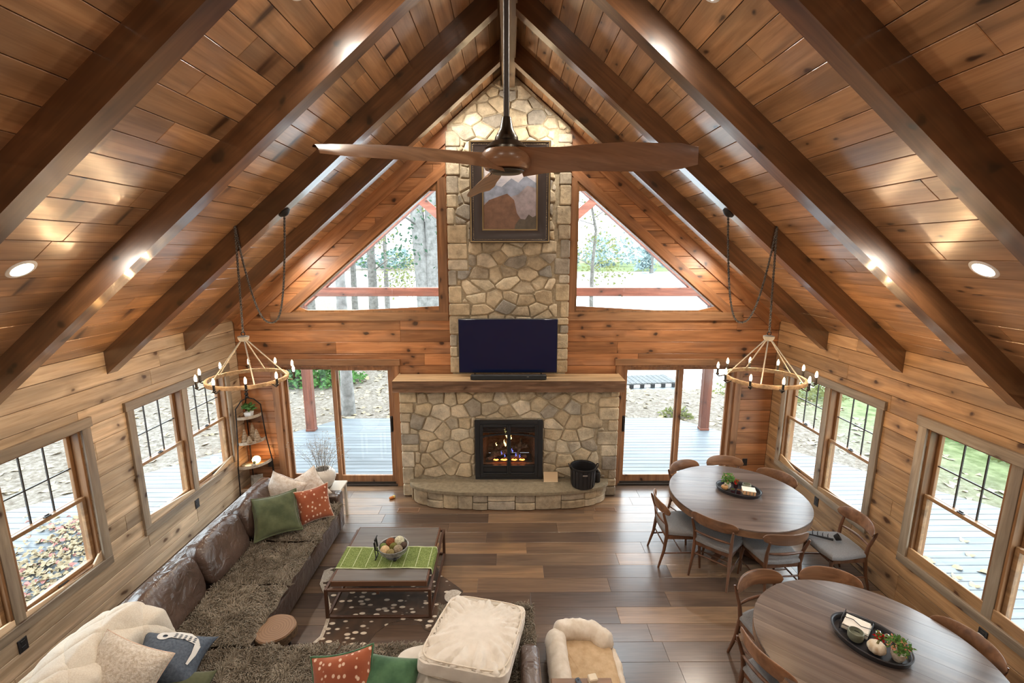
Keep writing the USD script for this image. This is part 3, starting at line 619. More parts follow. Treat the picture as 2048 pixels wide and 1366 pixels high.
tag(obj('leaf_litter', cat_([T(leaf_mesh(.12 + .05 * (i % 3), i), (P[i, 0], P[i, 1], gz[i]), rzm(i * 1.7) @ rx(.3 * math.sin(i))) for i in np.nonzero(ok)[0]]), M['fallen']), 'pale dry leaves strewn over the ground past the deck', 'leaves', kind='stuff')
# ---------------------------------------------------------------- fireplace, chimney, hearth, mantel
from shapely.ops import voronoi_diagram
from shapely.geometry import MultiPoint
def rubble(region, sx, sz, seed, gap=.007):
    """Irregular stone outlines packed into a region."""
    r = np.random.default_rng(seed); x0, z0, x1, z1 = region.bounds; P = []
    for i in range(int((z1 - z0) / sz) + 2):
        for j in range(int((x1 - x0) / sx) + 2):
            P.append((x0 + (j + .5 * (i % 2)) * sx + r.uniform(-.40, .40) * sx, z0 + (i - .3) * sz + r.uniform(-.36, .36) * sz))
    P = np.array(P); k = sz / sx
    V = voronoi_diagram(MultiPoint(P * [k, 1]), envelope=sbox((x0 - 1) * k, z0 - 1, (x1 + 1) * k, z1 + 1))
    out = []
    for g in V.geoms:
        q = Polygon(np.array(g.exterior.coords) / [k, 1]) & region
        for p in polys(q):
            p = p.buffer(-gap - .018).buffer(.018, 2)
            for p in polys(p):
                if p.area > .002: out.append(p.convex_hull.simplify(.006))
    return out
def lay(parent, fr, shapes, seed, proj=(.014, .032)):
    r = np.random.default_rng(seed)
    for p in shapes:
        if len(p.exterior.coords) < 4: continue
        w = r.uniform(*proj); ch = min(.013, .18 * math.sqrt(p.area))
        P = np.array(p.exterior.coords)[:-1]
        m = slab(fr, Polygon(P), .06, ch, w, r.uniform(.002, .010))
        m.vertices = m.vertices + (meshkit.noise(m.vertices * 11, seed)[:, None] - .5) * .016 * np.asarray(fr[3])
        obj('stone', m, M['stone'], parent, 25)
fp = thing('fireplace', 'tall fieldstone fireplace and chimney rising to the peak between the gable windows', 'fireplace', kind=None)
FY, CY = 6.715, 6.965                         # mortar faces of the lower mass and of the chimney
LO = (-1.615, 1.67); UP = (-.862, .902)
FL = (np.array([0, FY, 0.]),) + FAR[1:]; FU = (np.array([0, CY, 0.]),) + FAR[1:]
hole = sbox(-.49, .30, .525, 1.255)
obj('mortar_bed', fprism(FL, sbox(LO[0], 0, LO[1], 1.74) - hole, -(D - FY), 0), M['mortar'], fp)
gtop = [(UP[0] + .01, roof_z(UP[0]) - .02), (0, R - .02), (UP[1] - .01, roof_z(UP[1]) - .02)]
obj('mortar_bed', fprism(FU, Polygon([(UP[0] + .01, 1.80), (UP[1] - .01, 1.80)] + gtop[::-1]), -(D - CY), 0), M['mortar'], fp)
def quoins(x, s, z0, z1, fr, seed, dep, wmin=.09, wmax=.30):
    r = np.random.default_rng(seed); z = z0; area = []
    while z < z1 - .05:
        h = min(r.uniform(.11, .29), z1 - z); h = z1 - z if z1 - z - h < .06 else h; w = r.uniform(wmin, wmax)
        lo, hi = sorted((x, x - s * w)); pj = r.uniform(.018, .036)
        m = fbox(fr, (lo - (.02 if s < 0 else 0), z + .006, -dep), (hi - .006 * (s < 0) + (.02 if s > 0 else 0), z + h - .006, pj), .014)
        obj('stone', m, M['stone'], fp, 25)
        area.append(sbox(lo - .05, z, hi + .004, z + h)); z += h
    return unary_union(area)
qa = unary_union([quoins(LO[0], -1, 0, 1.735, FL, 1, D - FY - .03), quoins(LO[1], 1, 0, 1.735, FL, 2, D - FY - .03)])
lay(fp, FL, rubble(sbox(LO[0], .30, LO[1], 1.735) - qa - hole.buffer(.01, join_style='mitre'), .245, .195, 3), 4)
qb = unary_union([quoins(UP[0], -1, 1.93, roof_z(UP[0]) - .10, FU, 5, D - CY - .02), quoins(UP[1], 1, 1.93, roof_z(UP[1]) - .10, FU, 6, D - CY - .02)])
top = Polygon([(UP[0], 1.92), (UP[1], 1.92), (UP[1], roof_z(UP[1]) - .06), (.11, roof_z(.11) - .06), (.11, 5.98), (-.08, 5.98), (-.08, roof_z(.08) - .06), (UP[0], roof_z(UP[0]) - .06)])
lay(fp, FU, rubble(top - qb - sbox(-.66, 2.03, .67, 2.74) - sbox(-.46, 3.97, .54, 5.22), .262, .178, 11), 8)

he = thing('hearth', 'low curved stone hearth with a smooth brown slab top', 'hearth', (.02, 6.69, 0))
def hcurve(t, a, b): c, s = math.cos(t), math.sin(t); return (a * np.sign(c) * abs(c) ** (2 / 2.7), -b * abs(s) ** (2 / 2.7))
ts = np.linspace(0, PI, 61)
def half(a, b): return [hcurve(t, a, b) for t in ts]
sl = Polygon(half(1.535, .455))
obj('slab_top', cat_([prism(sl.buffer(-.006), .006, .294), prism(sl, .038, .256)]), M['hearth'], he, 30)
obj('core', prism(Polygon(half(1.455, .375)), .25), M['mortar'], he)
cur = np.array(half(1.50, .42)); inn = np.array(half(1.44, .36)); L = np.concatenate([[0], np.cumsum(np.linalg.norm(np.diff(cur, axis=0), axis=1))])
def at(A, s): return np.array([np.interp(s, L, A[:, 0]), np.interp(s, L, A[:, 1])])
r_ = np.random.default_rng(15); s = 0.0
while s < L[-1] - .02:
    w = min(r_.uniform(.16, .42), L[-1] - s); w = L[-1] - s if L[-1] - s - w < .1 else w
    cuts = [0, .25] if r_.uniform() < .45 else [0, r_.uniform(.10, .15), .25]
    for a, b in zip(cuts[:-1], cuts[1:]):
        pr_ = r_.uniform(-.004, .014); V = []
        for u in np.linspace(s + .006, s + w - .006, 5):
            o, i = at(cur, u), at(inn, u); d = (o - i) / np.linalg.norm(o - i); e = .012 if u in (s + .006, s + w - .006) else 0
            V += [(*(o + d * (pr_ - e)), a + .016), (*(o + d * (pr_ - e)), b - .016), (*(o + d * (pr_ - .014 - e)), a + .005), (*(o + d * (pr_ - .014 - e)), b - .005), (*i, a + .004), (*i, b - .004)]
        obj('stone', hull(V), M['stone'], he, 25)
    s += w

M['mantel_front'] = wood('mantel_hewn', [(.075, .042, .025), (.15, .085, .05), (.22, .13, .08)], X, .8, .1, .3)
M['mantel_top'] = wood('mantel_sawn', [(.42, .28, .15), (.52, .36, .20), (.60, .43, .25)], X, .5, .1, .1)
mt = thing('mantel', 'long rough-hewn timber mantel shelf with a pale sawn top', 'mantel', (.02, 6.535, 1.74))
def mf(u, v):
    x = -1.71 + 3.42 * u; a = v * 3
    y = np.where(a < 1, .0 + .05 * (1 - a), np.where(a < 2, 0, .012 * (a - 2))); z = np.where(a < 1, .0, np.where(a < 2, (a - 1) * .168, .168))
    y = np.where(a < 1, .42 * (1 - a), np.where(a < 2, 0, .10 * (a - 2)))
    P = np.stack([x * 6, z * 25 + 3, y * 10], -1); d = (meshkit.fbm(P, 4, 3) - .5) * .035 * np.where((a > .8) & (a < 2.02), 1, 0)
    return x, y + d, z
obj('beam', grid(180, 25, mf), M['mantel_front'], mt, 40)
obj('end_grain', cat_([bx((-1.712, .012, .002), (-1.700, .50, .168), .002), bx((1.700, .012, .002), (1.712, .50, .168), .002)]), M['mantel_top'], mt)
obj('top_face', bx((-1.711, .012, .160), (1.711, .41, .174), .003), M['mantel_top'], mt)

# gas insert
M |= dict(insert=plain('insert_black', (.022, .024, .028), .42, .2), firebrick=mottled('firebrick', (.13, .065, .04), (.23, .12, .075), 25, .9, .3), log=mottled('charred_log', (.03, .02, .016), (.20, .15, .12), 22, .95, .8, .03),
          ember=emit('ember_glow', (1.0, .20, .03), 9.0), flame=emit('flame_yellow', (1.0, .55, .14), 7.0), blueflame=emit('flame_blue', (.25, .28, 1.0), .9))
ins = thing('fireplace_insert', 'black metal gas fireplace insert with arched glass doors and a lit log fire', 'fireplace', (.017, 6.64, .305))
I = (np.array([0, 0, 0.]), np.array([1., 0, 0]), np.array([0, 0, 1.]), np.array([0, -1., 0]))
def ib(x0, x1, z0, z1, w0, w1, c=.004): return fbox(I, (x0, z0, w0), (x1, z1, w1), c)
obj('surround', cat_([ib(-.517, -.44, .04, .96, -.05, .0), ib(.44, .517, .04, .96, -.05, .0), ib(-.44, .44, .90, .96, -.05, 0), ib(-.44, .44, .04, .09, -.05, 0), ib(-.517, .517, .0, .04, -.06, -.01)]), M['insert'], ins)
for s in (-1, 1):
    dr = group_part('glass_door', ins)
    xs = lambda a, b: (min(s * a, s * b), max(s * a, s * b))
    arch = [ib(*xs(.012 + .0713 * k, .012 + .0713 * (k + 1)), .735 - .05 * (((k + .5) / 6) ** 2), .76 - .05 * (((k + .5) / 6) ** 2), -.012, .016, .002) for k in range(6)]
    obj('door_frame', cat_([ib(*xs(.395, .44), .09, .90, -.03, .014), ib(*xs(.0, .028), .09, .90, -.03, .018), ib(*xs(.028, .395), .86, .90, -.03, .012), ib(*xs(.028, .395), .09, .115, -.03, .012), ib(*xs(.028, .395), .215, .24, -.03, .014)] + arch), M['insert'], dr)
    obj('lower_panel', ib(*xs(.028, .395), .115, .215, -.03, -.012), M['insert'], dr)
    for k in range(4): obj('louver', ib(*xs(.028, .395), .768 + .024 * k, .780 + .024 * k, -.03, -.004, .002), M['insert'], dr)
    obj('pane', ib(*xs(.028, .395), .24, .76, -.026, -.022, .001), M['glass'], dr)
fb = group_part('firebox', ins)
obj('lining', cat_([ib(-.46, .46, .20, .24, -.46, -.06), ib(-.47, .47, .24, .90, -.475, -.46), ib(-.46, .46, .84, .87, -.46, -.06)] + [hull(frame_pts(I, np.array([(s * .46, z, w) for z in (.22, .88) for w in (-.06,)] + [(s * .475, z, w) for z in (.22, .88) for w in (-.06,)] + [(s * .33, z, -.46) for z in (.22, .88)] + [(s * .36, z, -.46) for z in (.22, .88)]))) for s in (-1, 1)]), M['firebrick'], fb)
for k in range(7):
    for j in range(4):
        x = -.34 + .17 * j + (.085 if k % 2 else 0)
        obj('brick', ib(x + .003, min(x + .167, .34), .25 + .083 * k, .25 + .083 * k + .077, -.46, -.445, .004), M['firebrick'], fb)
for a, b, rr in (((-.30, .27, -.30), (.05, .36, -.25), .042), ((-.10, .26, -.16), (.28, .30, -.20), .040), ((-.22, .34, -.34), (-.02, .55, -.20), .032), ((.02, .38, -.34), (.30, .46, -.22), .033), ((.12, .30, -.14), (.20, .52, -.34), .028), ((-.33, .26, -.14), (-.14, .30, -.34), .036)):
    P = frame_pts(I, np.array([np.array(a) + (np.array(b) - np.array(a)) * t + rng.normal(size=3) * .008 for t in np.linspace(0, 1, 6)]))
    obj('log', tube(P, [rr * q for q in (.8, 1, .95, 1.05, .9, .75)], 9), M['log'], fb, 40)
obj('burner_tray', ib(-.36, .36, .235, .262, -.36, -.10), M['black'], fb)
for x0, x1 in ((-.24, -.16), (-.13, -.02), (.04, .13), (.16, .25)):
    obj('ember', tube(frame_pts(I, np.array([(x0 + (x1 - x0) * t, .285 + .004 * math.sin(9 * t), -.095) for t in np.linspace(0, 1, 7)])), [.004, .011, .013, .010, .014, .010, .004], 7), M['ember'], fb, True)
def flame(x, z, w, h, r, lean=0): return tube(frame_pts(I, np.array([(x + lean * t + .008 * math.sin(7 * t), z + h * t, w) for t in np.linspace(0, 1, 9)])), [r * q for q in (.3, .8, 1, .92, .75, .55, .35, .2, .03)], 7)
for f in ((-.055, .46, -.2, .12, .016, -.02), (-.03, .60, -.2, .10, .016, -.02), (-.06, .69, -.2, .08, .013, .0), (.03, .58, -.2, .07, .010, .005), (-.2, .46, -.22, .06, .009, 0)):
    obj('flame', flame(*f), M['flame'], fb, True)
for f in ((-.12, .36, -.12, .07, .010, .01), (-.07, .32, -.12, .06, .010, .01), (.05, .40, -.12, .07, .012, .0), (.10, .33, -.12, .06, .012, .02), (.16, .31, -.12, .06, .010, .02)):
    obj('flame', flame(*f), M['blueflame'], fb, True)

# things on and above the mantel and hearth
M['screen'] = plain('tv_glass', (.004, .010, .050), .10, 0, .5)
tv = thing('television', 'large black flat-screen television standing above the mantel against the stone', 'television', (.006, 6.78, 1.915))
obj('housing', bx((-.738, -.02, .06), (.738, .03, .885), .008), M['black'], tv)
obj('screen', bx((-.728, -.024, .075), (.728, -.018, .875), .001), M['screen'], tv)
for s in (-1, 1): obj('foot', cat_([bx((s * .5 - .012, -.11, .0), (s * .5 + .012, .10, .012), .003), bx((s * .5 - .01, -.01, .012), (s * .5 + .01, .015, .07), .002)]), M['black'], tv)
sb = thing('soundbar', 'long black soundbar on the mantel in front of the television', 'speaker', (.012, 6.60, 1.915))
obj('cabinet', bx((-.56, -.035, .004), (.56, .04, .078), .012), M['black'], sb)
obj('grille', bx((-.545, -.039, .010), (.545, -.033, .070), .003), plain('speaker_cloth', (.02, .025, .03), .9), sb)
obj('indicator', bx((.27, -.0405, .05), (.30, -.0385, .057), .0005), M['steel'], sb)
pc = thing('framed_picture', 'mountain landscape picture in a wide dark frame high on the chimney', 'picture', (.035, 6.915, 4.60), rot=rx(math.radians(-1.5)))
M['frame_dark'] = plain('frame_dark', (.035, .025, .022), .3, .3, .6); M['frame_gilt'] = plain('frame_gilt', (.28, .20, .10), .35, .8)
def frame_ring(w, h, prof):
    """A mitred moulding: prof = (inset from the outer edge, height) pairs."""
    V = []
    for i, z in prof: V += [(-w / 2 + i, z, -h / 2 + i), (w / 2 - i, z, -h / 2 + i), (w / 2 - i, z, h / 2 - i), (-w / 2 + i, z, h / 2 - i)]
    F = []
    for k in range(len(prof) - 1):
        for j in range(4): F += [[4 * k + j, 4 * k + (j + 1) % 4, 4 * (k + 1) + (j + 1) % 4], [4 * k + j, 4 * (k + 1) + (j + 1) % 4, 4 * (k + 1) + j]]
    m = trimesh.Trimesh(np.array(V, float) * [1, -1, 1], F, process=False); return m
obj('moulding', frame_ring(1.155, 1.41, [(0, 0), (0, .05), (.012, .062), (.03, .058), (.045, .04), (.12, .022), (.165, .030), (.185, .028), (.185, .0)]), M['frame_dark'], pc, 30)
obj('gilt_edge', frame_ring(1.157, 1.412, [(.006, .052), (.012, .066), (.026, .063), (.032, .05)]), M['frame_gilt'], pc, 30)
obj('gilt_slip', frame_ring(.80, 1.055, [(0, .0), (.0, .032), (.012, .034), (.022, .02), (.022, .0)]), M['frame_gilt'], pc, 30)
bd = []
for s in (-1, 1):
    for k in range(58): bd.append(T(trimesh.creation.icosphere(1, .0055), (s * .525, -.058, -.64 + .0225 * k)))
for k in range(46): bd += [T(trimesh.creation.icosphere(1, .0055), (-.51 + .0225 * k, -.058, q)) for q in (-.655, .655)]
tag(obj('bead_row', cat_(bd), M['frame_gilt'], pc), kind='stuff')
# a plain landscape: sky, mountains and an autumn moor, as flat colour fields
n = {'geo': ('geometry', {}), 'sx': ('separate_xyz', {}), 'n1': ('noise_texture', {'scale': 4.5, 'detail': 6, 'roughness': .6}), 'n2': ('noise_texture', {'scale': 2.2, 'detail': 4}), 'mp': ('mapping', {'scale': (1, 1, 1.8)}),
     'zz': ('math', {'math_type': 'multiply_add', 'value2': .55}), 'mr': ('map_range', {'from_min': 4.34, 'from_max': 5.40, 'clamp': True}),
     'r': ('rgb_ramp', {'ramp': [(0, (.16, .09, .05)), (.14, (.26, .12, .05)), (.30, (.36, .17, .07)), (.40, (.20, .14, .11)), (.50, (.16, .17, .20)), (.62, (.30, .29, .32)), (.76, (.42, .38, .38)), (.88, (.34, .36, .42)), (1, (.50, .46, .44))]}),
     'p': ('principled_bsdf', {'roughness': .5})}
M['painting'] = mat('landscape_print', n, [('geo.position', 'mp.vector'), ('mp.vector', 'n1.vector'), ('geo.position', 'n2.vector'), ('geo.position', 'sx.vector'), ('n1.fac', 'zz.value1'), ('sx.z', 'zz.value3'), ('zz.value', 'mr.value'), ('mr.result', 'r.fac'), ('r.color', 'p.base_color')])
obj('print', bx((-.39, -.012, -.52), (.39, -.006, .52), .001), M['painting'], pc)
def field(pts, col, y, nm): obj(nm, T(prism(Polygon(pts).buffer(-.004).buffer(.004) & sbox(-.39, -.52, .39, .52), .0012), (0, y, 0), rx(PI / 2)), mottled('print_' + nm, tuple(np.array(col) * .75), tuple(np.array(col) * 1.2), 9, .5, 0), pc)
field([(-.4, .02), (-.25, .12), (-.12, .08), (.02, .20), (.12, .14), (.22, .24), (.4, .12), (.4, -.53), (-.4, -.53)], (.17, .185, .23), -.0125, 'far_mountains')
field([(.4, .06), (.25, .10), (.12, -.02), (.0, -.06), (-.2, -.12), (-.4, -.14), (-.4, -.53), (.4, -.53)], (.20, .165, .17), -.0140, 'near_ridge')
field([(-.4, -.20), (-.30, -.10), (-.16, -.05), (-.04, -.01), (.06, -.10), (.10, -.28), (.18, -.40), (.4, -.45), (.4, -.53), (-.4, -.53)], (.12, .062, .038), -.0155, 'autumn_slope')
field([(.08, -.44), (.14, -.36), (.22, -.37), (.27, -.30), (.33, -.34), (.4, -.30), (.4, -.53), (.06, -.53)], (.07, .055, .04), -.0170, 'dark_bushes')
obj('backing', bx((-.56, -.004, -.69), (.56, .012, .69), .002), M['black'], pc)

lb = thing('log_bucket', 'round black ribbed log bucket standing on the hearth', 'bucket', (1.135, 6.47, .30))
pf = [(.0, .004), (.165, .004), (.172, .02), (.185, .30), (.192, .31), (.186, .318), (.176, .30), (.160, .03), (.0, .025)]
obj('pail', lathe(pf, 40), M['black'], lb, 30)
obj('rim', lathe([(.183, .295), (.197, .30), (.197, .318), (.183, .32), (.183, .295)], 40), M['iron'], lb, 30)
for k in range(20): an = 2 * PI * k / 20; obj('slat', hull([(math.cos(an + d) * (r), math.sin(an + d) * r, z) for d in (-.10, .10) for r, z in ((.168, .03), (.180, .03), (.181, .285), (.192, .285))]), M['black'], lb)
for s in (-1, 1): obj('handle', tube([(s * .185, -.04, .27), (s * .215, -.04, .33), (s * .222, 0, .35), (s * .215, .04, .33), (s * .185, .04, .27)], .008, 6), M['iron'], lb, True)
obj('name_plate', bx((-.035, -.200, .235), (.035, -.192, .255), .002), M['steel'], lb)
bl = thing('gas_bottle', 'small dark canister behind the log bucket on the hearth', 'canister', (1.37, 6.58, .30))
obj('body', lathe([(0, 0), (.045, 0), (.05, .01), (.05, .13), (.035, .16), (.0, .16)], 20), M['iron'], bl, 30); obj('cap', lathe([(0, .16), (.02, .16), (.02, .19), (0, .19)], 14), M['black'], bl, 30)
bk = thing('paper_sheet', 'small pale board leaning against the stone beside the black insert', 'board', (.66, 6.56, .30), rot=rx(math.radians(-28)))
obj('panel', bx((-.11, -.008, 0), (.11, .008, .155), .004), plain('raw_board', (.60, .44, .27), .7), bk)
obj('edge_strip', bx((-.112, -.010, -.0), (.112, .010, .012), .003), plain('board_edge', (.66, .52, .36), .7), bk)
# ---------------------------------------------------------------- dining tables and chairs
CH = [(.075, .030, .014), (.13, .055, .026), (.19, .085, .042)]
M |= dict(
    walnut=wood('chair_walnut', CH, Z, .35, .12, 0, grain=.8), walnut_x=wood('chair_back_walnut', [(.13, .058, .026), (.21, .10, .048), (.28, .145, .075)], X, .35, .12, 0, grain=.8),
    seat=mottled('grey_seat_cloth', (.155, .15, .15), (.225, .22, .22), 160, .9, .25, .002, sheen=.2),
    top1=wood('tabletop_far', [(.075, .052, .042), (.125, .092, .076), (.18, .138, .115)], (1, -.12, 0), .27, .14, .1, spec=1.0, grain=.7, blotch=(.05, .032, .025)), top2=wood('tabletop_near', [(.075, .052, .042), (.125, .092, .076), (.18, .138, .115)], (.755, -.656, 0), .27, .14, .1, spec=1.0, grain=.7, blotch=(.05, .032, .025)),
    edge=wood('table_edge', [(.16, .085, .045), (.24, .135, .075), (.31, .185, .11)], X, .4, .1, 0),
)
def bar(P, wx, wz, n=1):
    """A flat tapered bar through points P with half-sizes wx (across), wz."""
    return None
def chair_parts(t):
    for s in (-1, 1):
        obj('leg', cat_([tube([(s * .225, .215, 0), (s * .205, .190, .40)], [.012, .021], 10)]), M['walnut'], t, 40)                           # front
        P = [(s * .215, -.285, 0), (s * .205, -.225, .22), (s * .198, -.198, .43), (s * .205, -.215, .56), (s * .222, -.262, .70), (s * .226, -.272, .735)]
        obj('leg', tube(P, [.012, .018, .022, .018, .014, .009], 10), M['walnut'], t, 40)                                                   # rear, rising to the back
    u = lambda f, n=36: np.array([f(a) for a in np.linspace(0, 1, n)])
    # seat cushion: wider at the front, softly domed
    out = [(-.205, -.205), (-.245, .10), (-.235, .215), (-.10, .245), (.10, .245), (.235, .215), (.245, .10), (.205, -.205), (.08, -.225), (-.08, -.225)]
    pl = Polygon(out).buffer(.03).buffer(-.02)
    ring_ = np.array(pl.exterior.coords)[:-1]; ring_ = ring_[::max(1, len(ring_) // 40)]; c = ring_.mean(0); V = []; lev = [(.94, .425), (1.0, .437), (1.0, .458), (.97, .474), (.86, .484), (.5, .490)]
    for f, z in lev: V += [(*(c + (p - c) * f), z - .012 * (1 - abs(p[1] - c[1]) * 2) * 0) for p in ring_]
    k = len(ring_); F = []
    for a in range(len(lev) - 1):
        for j in range(k): A, B, C, D_ = a * k + j, a * k + (j + 1) % k, (a + 1) * k + (j + 1) % k, (a + 1) * k + j; F += [[A, B, C], [A, C, D_]]
    V += [(*c, .490), (*c, .425)]; F += [[len(V) - 2, (len(lev) - 1) * k + j, (len(lev) - 1) * k + (j + 1) % k] for j in range(k)] + [[len(V) - 1, (j + 1) % k, j] for j in range(k)]
    m = trimesh.Trimesh(V, F, process=False); m.invert() if m.volume < 0 else None
    obj('seat', m, M['seat'], t, 50)
    obj('seat_rail', cat_([bx((-.20, .172, .375), (.20, .200, .425)), bx((-.19, -.21, .375), (.19, -.185, .425))] + [hull([(s * a, y, z) for a in (w, w - .022) for z in (.375, .425)] ) if False else hull([(s * x, y, z) for x, y in ((.19, -.20), (.212, -.20), (.20, .19), (.222, .19)) for z in (.375, .425)]) for s in (-1, 1)]), M['walnut'], t)
    # broad curved back
    def back(u_, v):
        a = (u_ - .5) * 2; x = a * .262; half = .066 * np.sqrt(np.clip(1 - np.abs(a) ** 5, 0, 1)) + .006; f = v * 2 * PI
        zc = .755 - .012 * a * a; y0 = -.285 + .085 * a * a
        th = .0115 * (1 - .35 * a ** 4); z = zc + half * np.sin(f); y = y0 + th * np.sign(np.cos(f)) * np.abs(np.cos(f)) ** .5 - .16 * (z - zc)
        return x, y, z
    obj('backrest', grid(41, 25, back), M['walnut_x'], t, 60)
    obj('back_rail', tube([(a * .20, -.222 - .028 * (1 - a * a), .565 + .004 * (1 - a * a)) for a in np.linspace(-1, 1, 13)], [.011 + .004 * (1 - a * a) for a in np.linspace(-1, 1, 13)], 8), M['walnut'], t, True)
    for s in (-1, 1): obj('stretcher', cyl((s * .207, -.232, .185), (s * .216, .203, .20), .009, .009, 8), M['walnut'], t, True)
    obj('stretcher', cyl((-.21, -.01, .193), (.21, -.01, .193), .009, .009, 8), M['walnut'], t, True)
    obj('stretcher', cyl((-.20, -.215, .27), (.20, -.215, .27), .009, .009, 8), M['walnut'], t, True)
seats = [((2.113, 5.21), (1, 0), 'far-table dining chair on the left, its back toward the sofa'), ((2.595, 5.93), (.37, -.93), 'dining chair behind the far table in front of the right sliding door'),
         ((3.15, 6.07), (-.08, -1), 'dining chair at the back of the far table, farthest from the camera'), ((3.50, 5.68), (-.76, -.64), 'dining chair between the far table and the far right windows'),
         ((2.49, 4.92), (.67, .74), 'dining chair at the front left of the far table, seen from behind'), ((2.985, 4.686), (-.09, 1), 'dining chair at the front of the far table, just left of the pulled-out one'),
         ((3.766, 4.763), (-1, -.05), 'pulled-out dining chair by the right wall with a dark ornament on its seat'),
         ((2.395, 3.564), (.29, -.96), 'dining chair at the back left of the near table, one rear leg on bare floor'), ((2.95, 3.60), (-.29, -.96), 'dining chair directly behind the near table with only its back showing'),
         ((2.17, 3.055), (.95, .31), 'dining chair at the front left of the near table, cut by the frame'), ((3.385, 3.045), (-.98, -.21), 'dining chair between the near table and the right wall')]
chair0 = None
for (x, y), (fx, fy), lab in seats:
    rz = math.atan2(-fx, fy)
    if chair0 is None:
        chair0 = thing('dining_chair', lab, 'chair', (x, y, 0), rz, group='walnut dining chairs'); chair_parts(chair0)
    else: dup(chair0, lab, (x, y, 0), rz)
def table(lab, c, r, ang, m):
    t = thing('dining_table', lab, 'table', (c[0], c[1], 0), 0, group='round dining tables')
    w = 2 * r / 8; d, n_ = np.array([math.cos(ang), math.sin(ang)]), np.array([-math.sin(ang), math.cos(ang)])
    for k in range(8):
        lo, hi = -r + w * k + .0007, -r + w * (k + 1) - .0007
        pts = [d * u + n_ * v for u, v in ((-r * 1.2, lo), (r * 1.2, lo), (r * 1.2, hi), (-r * 1.2, hi))]
        st = Polygon(pts); out = Point(0, 0).buffer(r, 40)
        obj('plank', cat_([prism(st & out.buffer(-.004), .004, .756), prism(st & out, .012, .744)]), m, t)
    obj('edge_band', lathe([(r - .06, .665), (r - .006, .665), (r - .001, .670), (r - .001, .744), (r - .06, .744), (r - .06, .665)], 72), M['edge'], t, 40)
    obj('pedestal', lathe([(.0, .05), (.15, .05), (.15, .12), (.11, .16), (.10, .40), (.12, .60), (.20, .64), (.20, .684), (.0, .684)], 24), M['walnut'], t, 30)
    for k in range(4):
        a = ang + PI / 4 + k * PI / 2; e = np.array([math.cos(a), math.sin(a)])
        obj('foot', hull([(*(e * q + np.array([-e[1], e[0]]) * s * wd), z) for q, z0, z1, wd in ((.10, .03, .13, .045), (.46, 0, .05, .038)) for z in (z0, z1) for s in (-1, 1)]), M['walnut'], t)
    return t
table('round dark wood dining table nearer the sliding door', (2.90, 5.355), .815, -.12, M['top1'])
table('round dark wood dining table nearest the camera at lower right', (2.783, 2.986), .815, -.715, M['top2'])

# trays and what stands in them
M |= dict(tray=plain('tray_black', (.018, .018, .022), .35), gourd=mottled('white_gourd', (.55, .42, .28), (.74, .68, .56), 18, .7, .15), gourd_o=mottled('orange_gourd', (.42, .20, .07), (.60, .36, .16), 18, .6, .15),
          sage=mottled('sage_ceramic', (.16, .17, .12), (.24, .25, .19), 14, .5, .1), napkin=plain('paper_napkin', (.80, .74, .64), .9), plaid=plain('plaid_napkin', (.70, .42, .22), .9), jar=plain('dark_jar', (.05, .02, .025), .15), shaker=plain('shaker_glass', (.45, .45, .46), .15),
          chrome=plain('chrome', (.7, .7, .7), .15, 1.0), petal=leafy('red_petal', (.55, .02, .02), (.75, .08, .06), .2), petal_p=leafy('peach_petal', (.70, .32, .20), (.80, .52, .34), .2), herb=leafy('herb_leaf', (.12, .24, .06), (.34, .44, .14), .3), speck=mottled('speckled_pot', (.46, .40, .31), (.66, .60, .50), 60, .7, .1), stem=plain('stem_green', (.16, .15, .06), .8))
def oval_tray(lab, c, z, ang, a, b):
    t = thing('serving_tray', lab, 'tray', (c[0], c[1], z), ang, group='black oval trays')
    el = lambda f, g=0: Polygon([((a + g) * f * math.cos(q), (b + g) * f * math.sin(q)) for q in np.linspace(0, 2 * PI, 64, endpoint=False)])
    obj('base', prism(el(1), .008), M['tray'], t)
    P = np.linspace(0, 2 * PI, 64, endpoint=False); V = []; pr_ = [(0, .004), (.012, .035), (.016, .046), (.006, .048), (-.006, .040), (-.014, .008)]
    for g, zz in pr_: V += [((a + g) * math.cos(q), (b + g) * math.sin(q), zz) for q in P]
    F = []
    for i in range(len(pr_) - 1):
        for j in range(64): A, B, C, D_ = i * 64 + j, i * 64 + (j + 1) % 64, (i + 1) * 64 + (j + 1) % 64, (i + 1) * 64 + j; F += [[A, B, C], [A, C, D_]]
    m = trimesh.Trimesh(V, F, process=False); obj('rim', m, M['tray'], t, 50)
    return t
def pumpkin(lab, c, r, m, h=.75, lobes=9, name='pumpkin'):
    t = thing(name, lab, 'pumpkin', c)
    def f(u, v):
        th, ph = u * 2 * PI, v * PI; rr = r * (1 - .10 * np.abs(np.cos(th * lobes / 2)) ** 3 * np.sin(ph)); dip = 1 - .28 * np.exp(-((ph) / .5) ** 2)
        return rr * np.sin(ph) ** .85 * np.cos(th), rr * np.sin(ph) ** .85 * np.sin(th), r * h * (1 + np.cos(ph) * dip)
    obj('flesh', grid(73, 19, f), m, t, True)
    obj('stem', tube([(0, 0, r * h * 1.62), (.004, .0, r * h * 1.9), (.014, .006, r * h * 2.15)], [r * .16, r * .11, r * .13], 7), M['stem'], t, 40); return t
def bowlcup(name, lab, cat, c, prof, m, n=28):
    t = thing(name, lab, cat, c); obj('body', lathe(prof, n), m, t, 35); return t
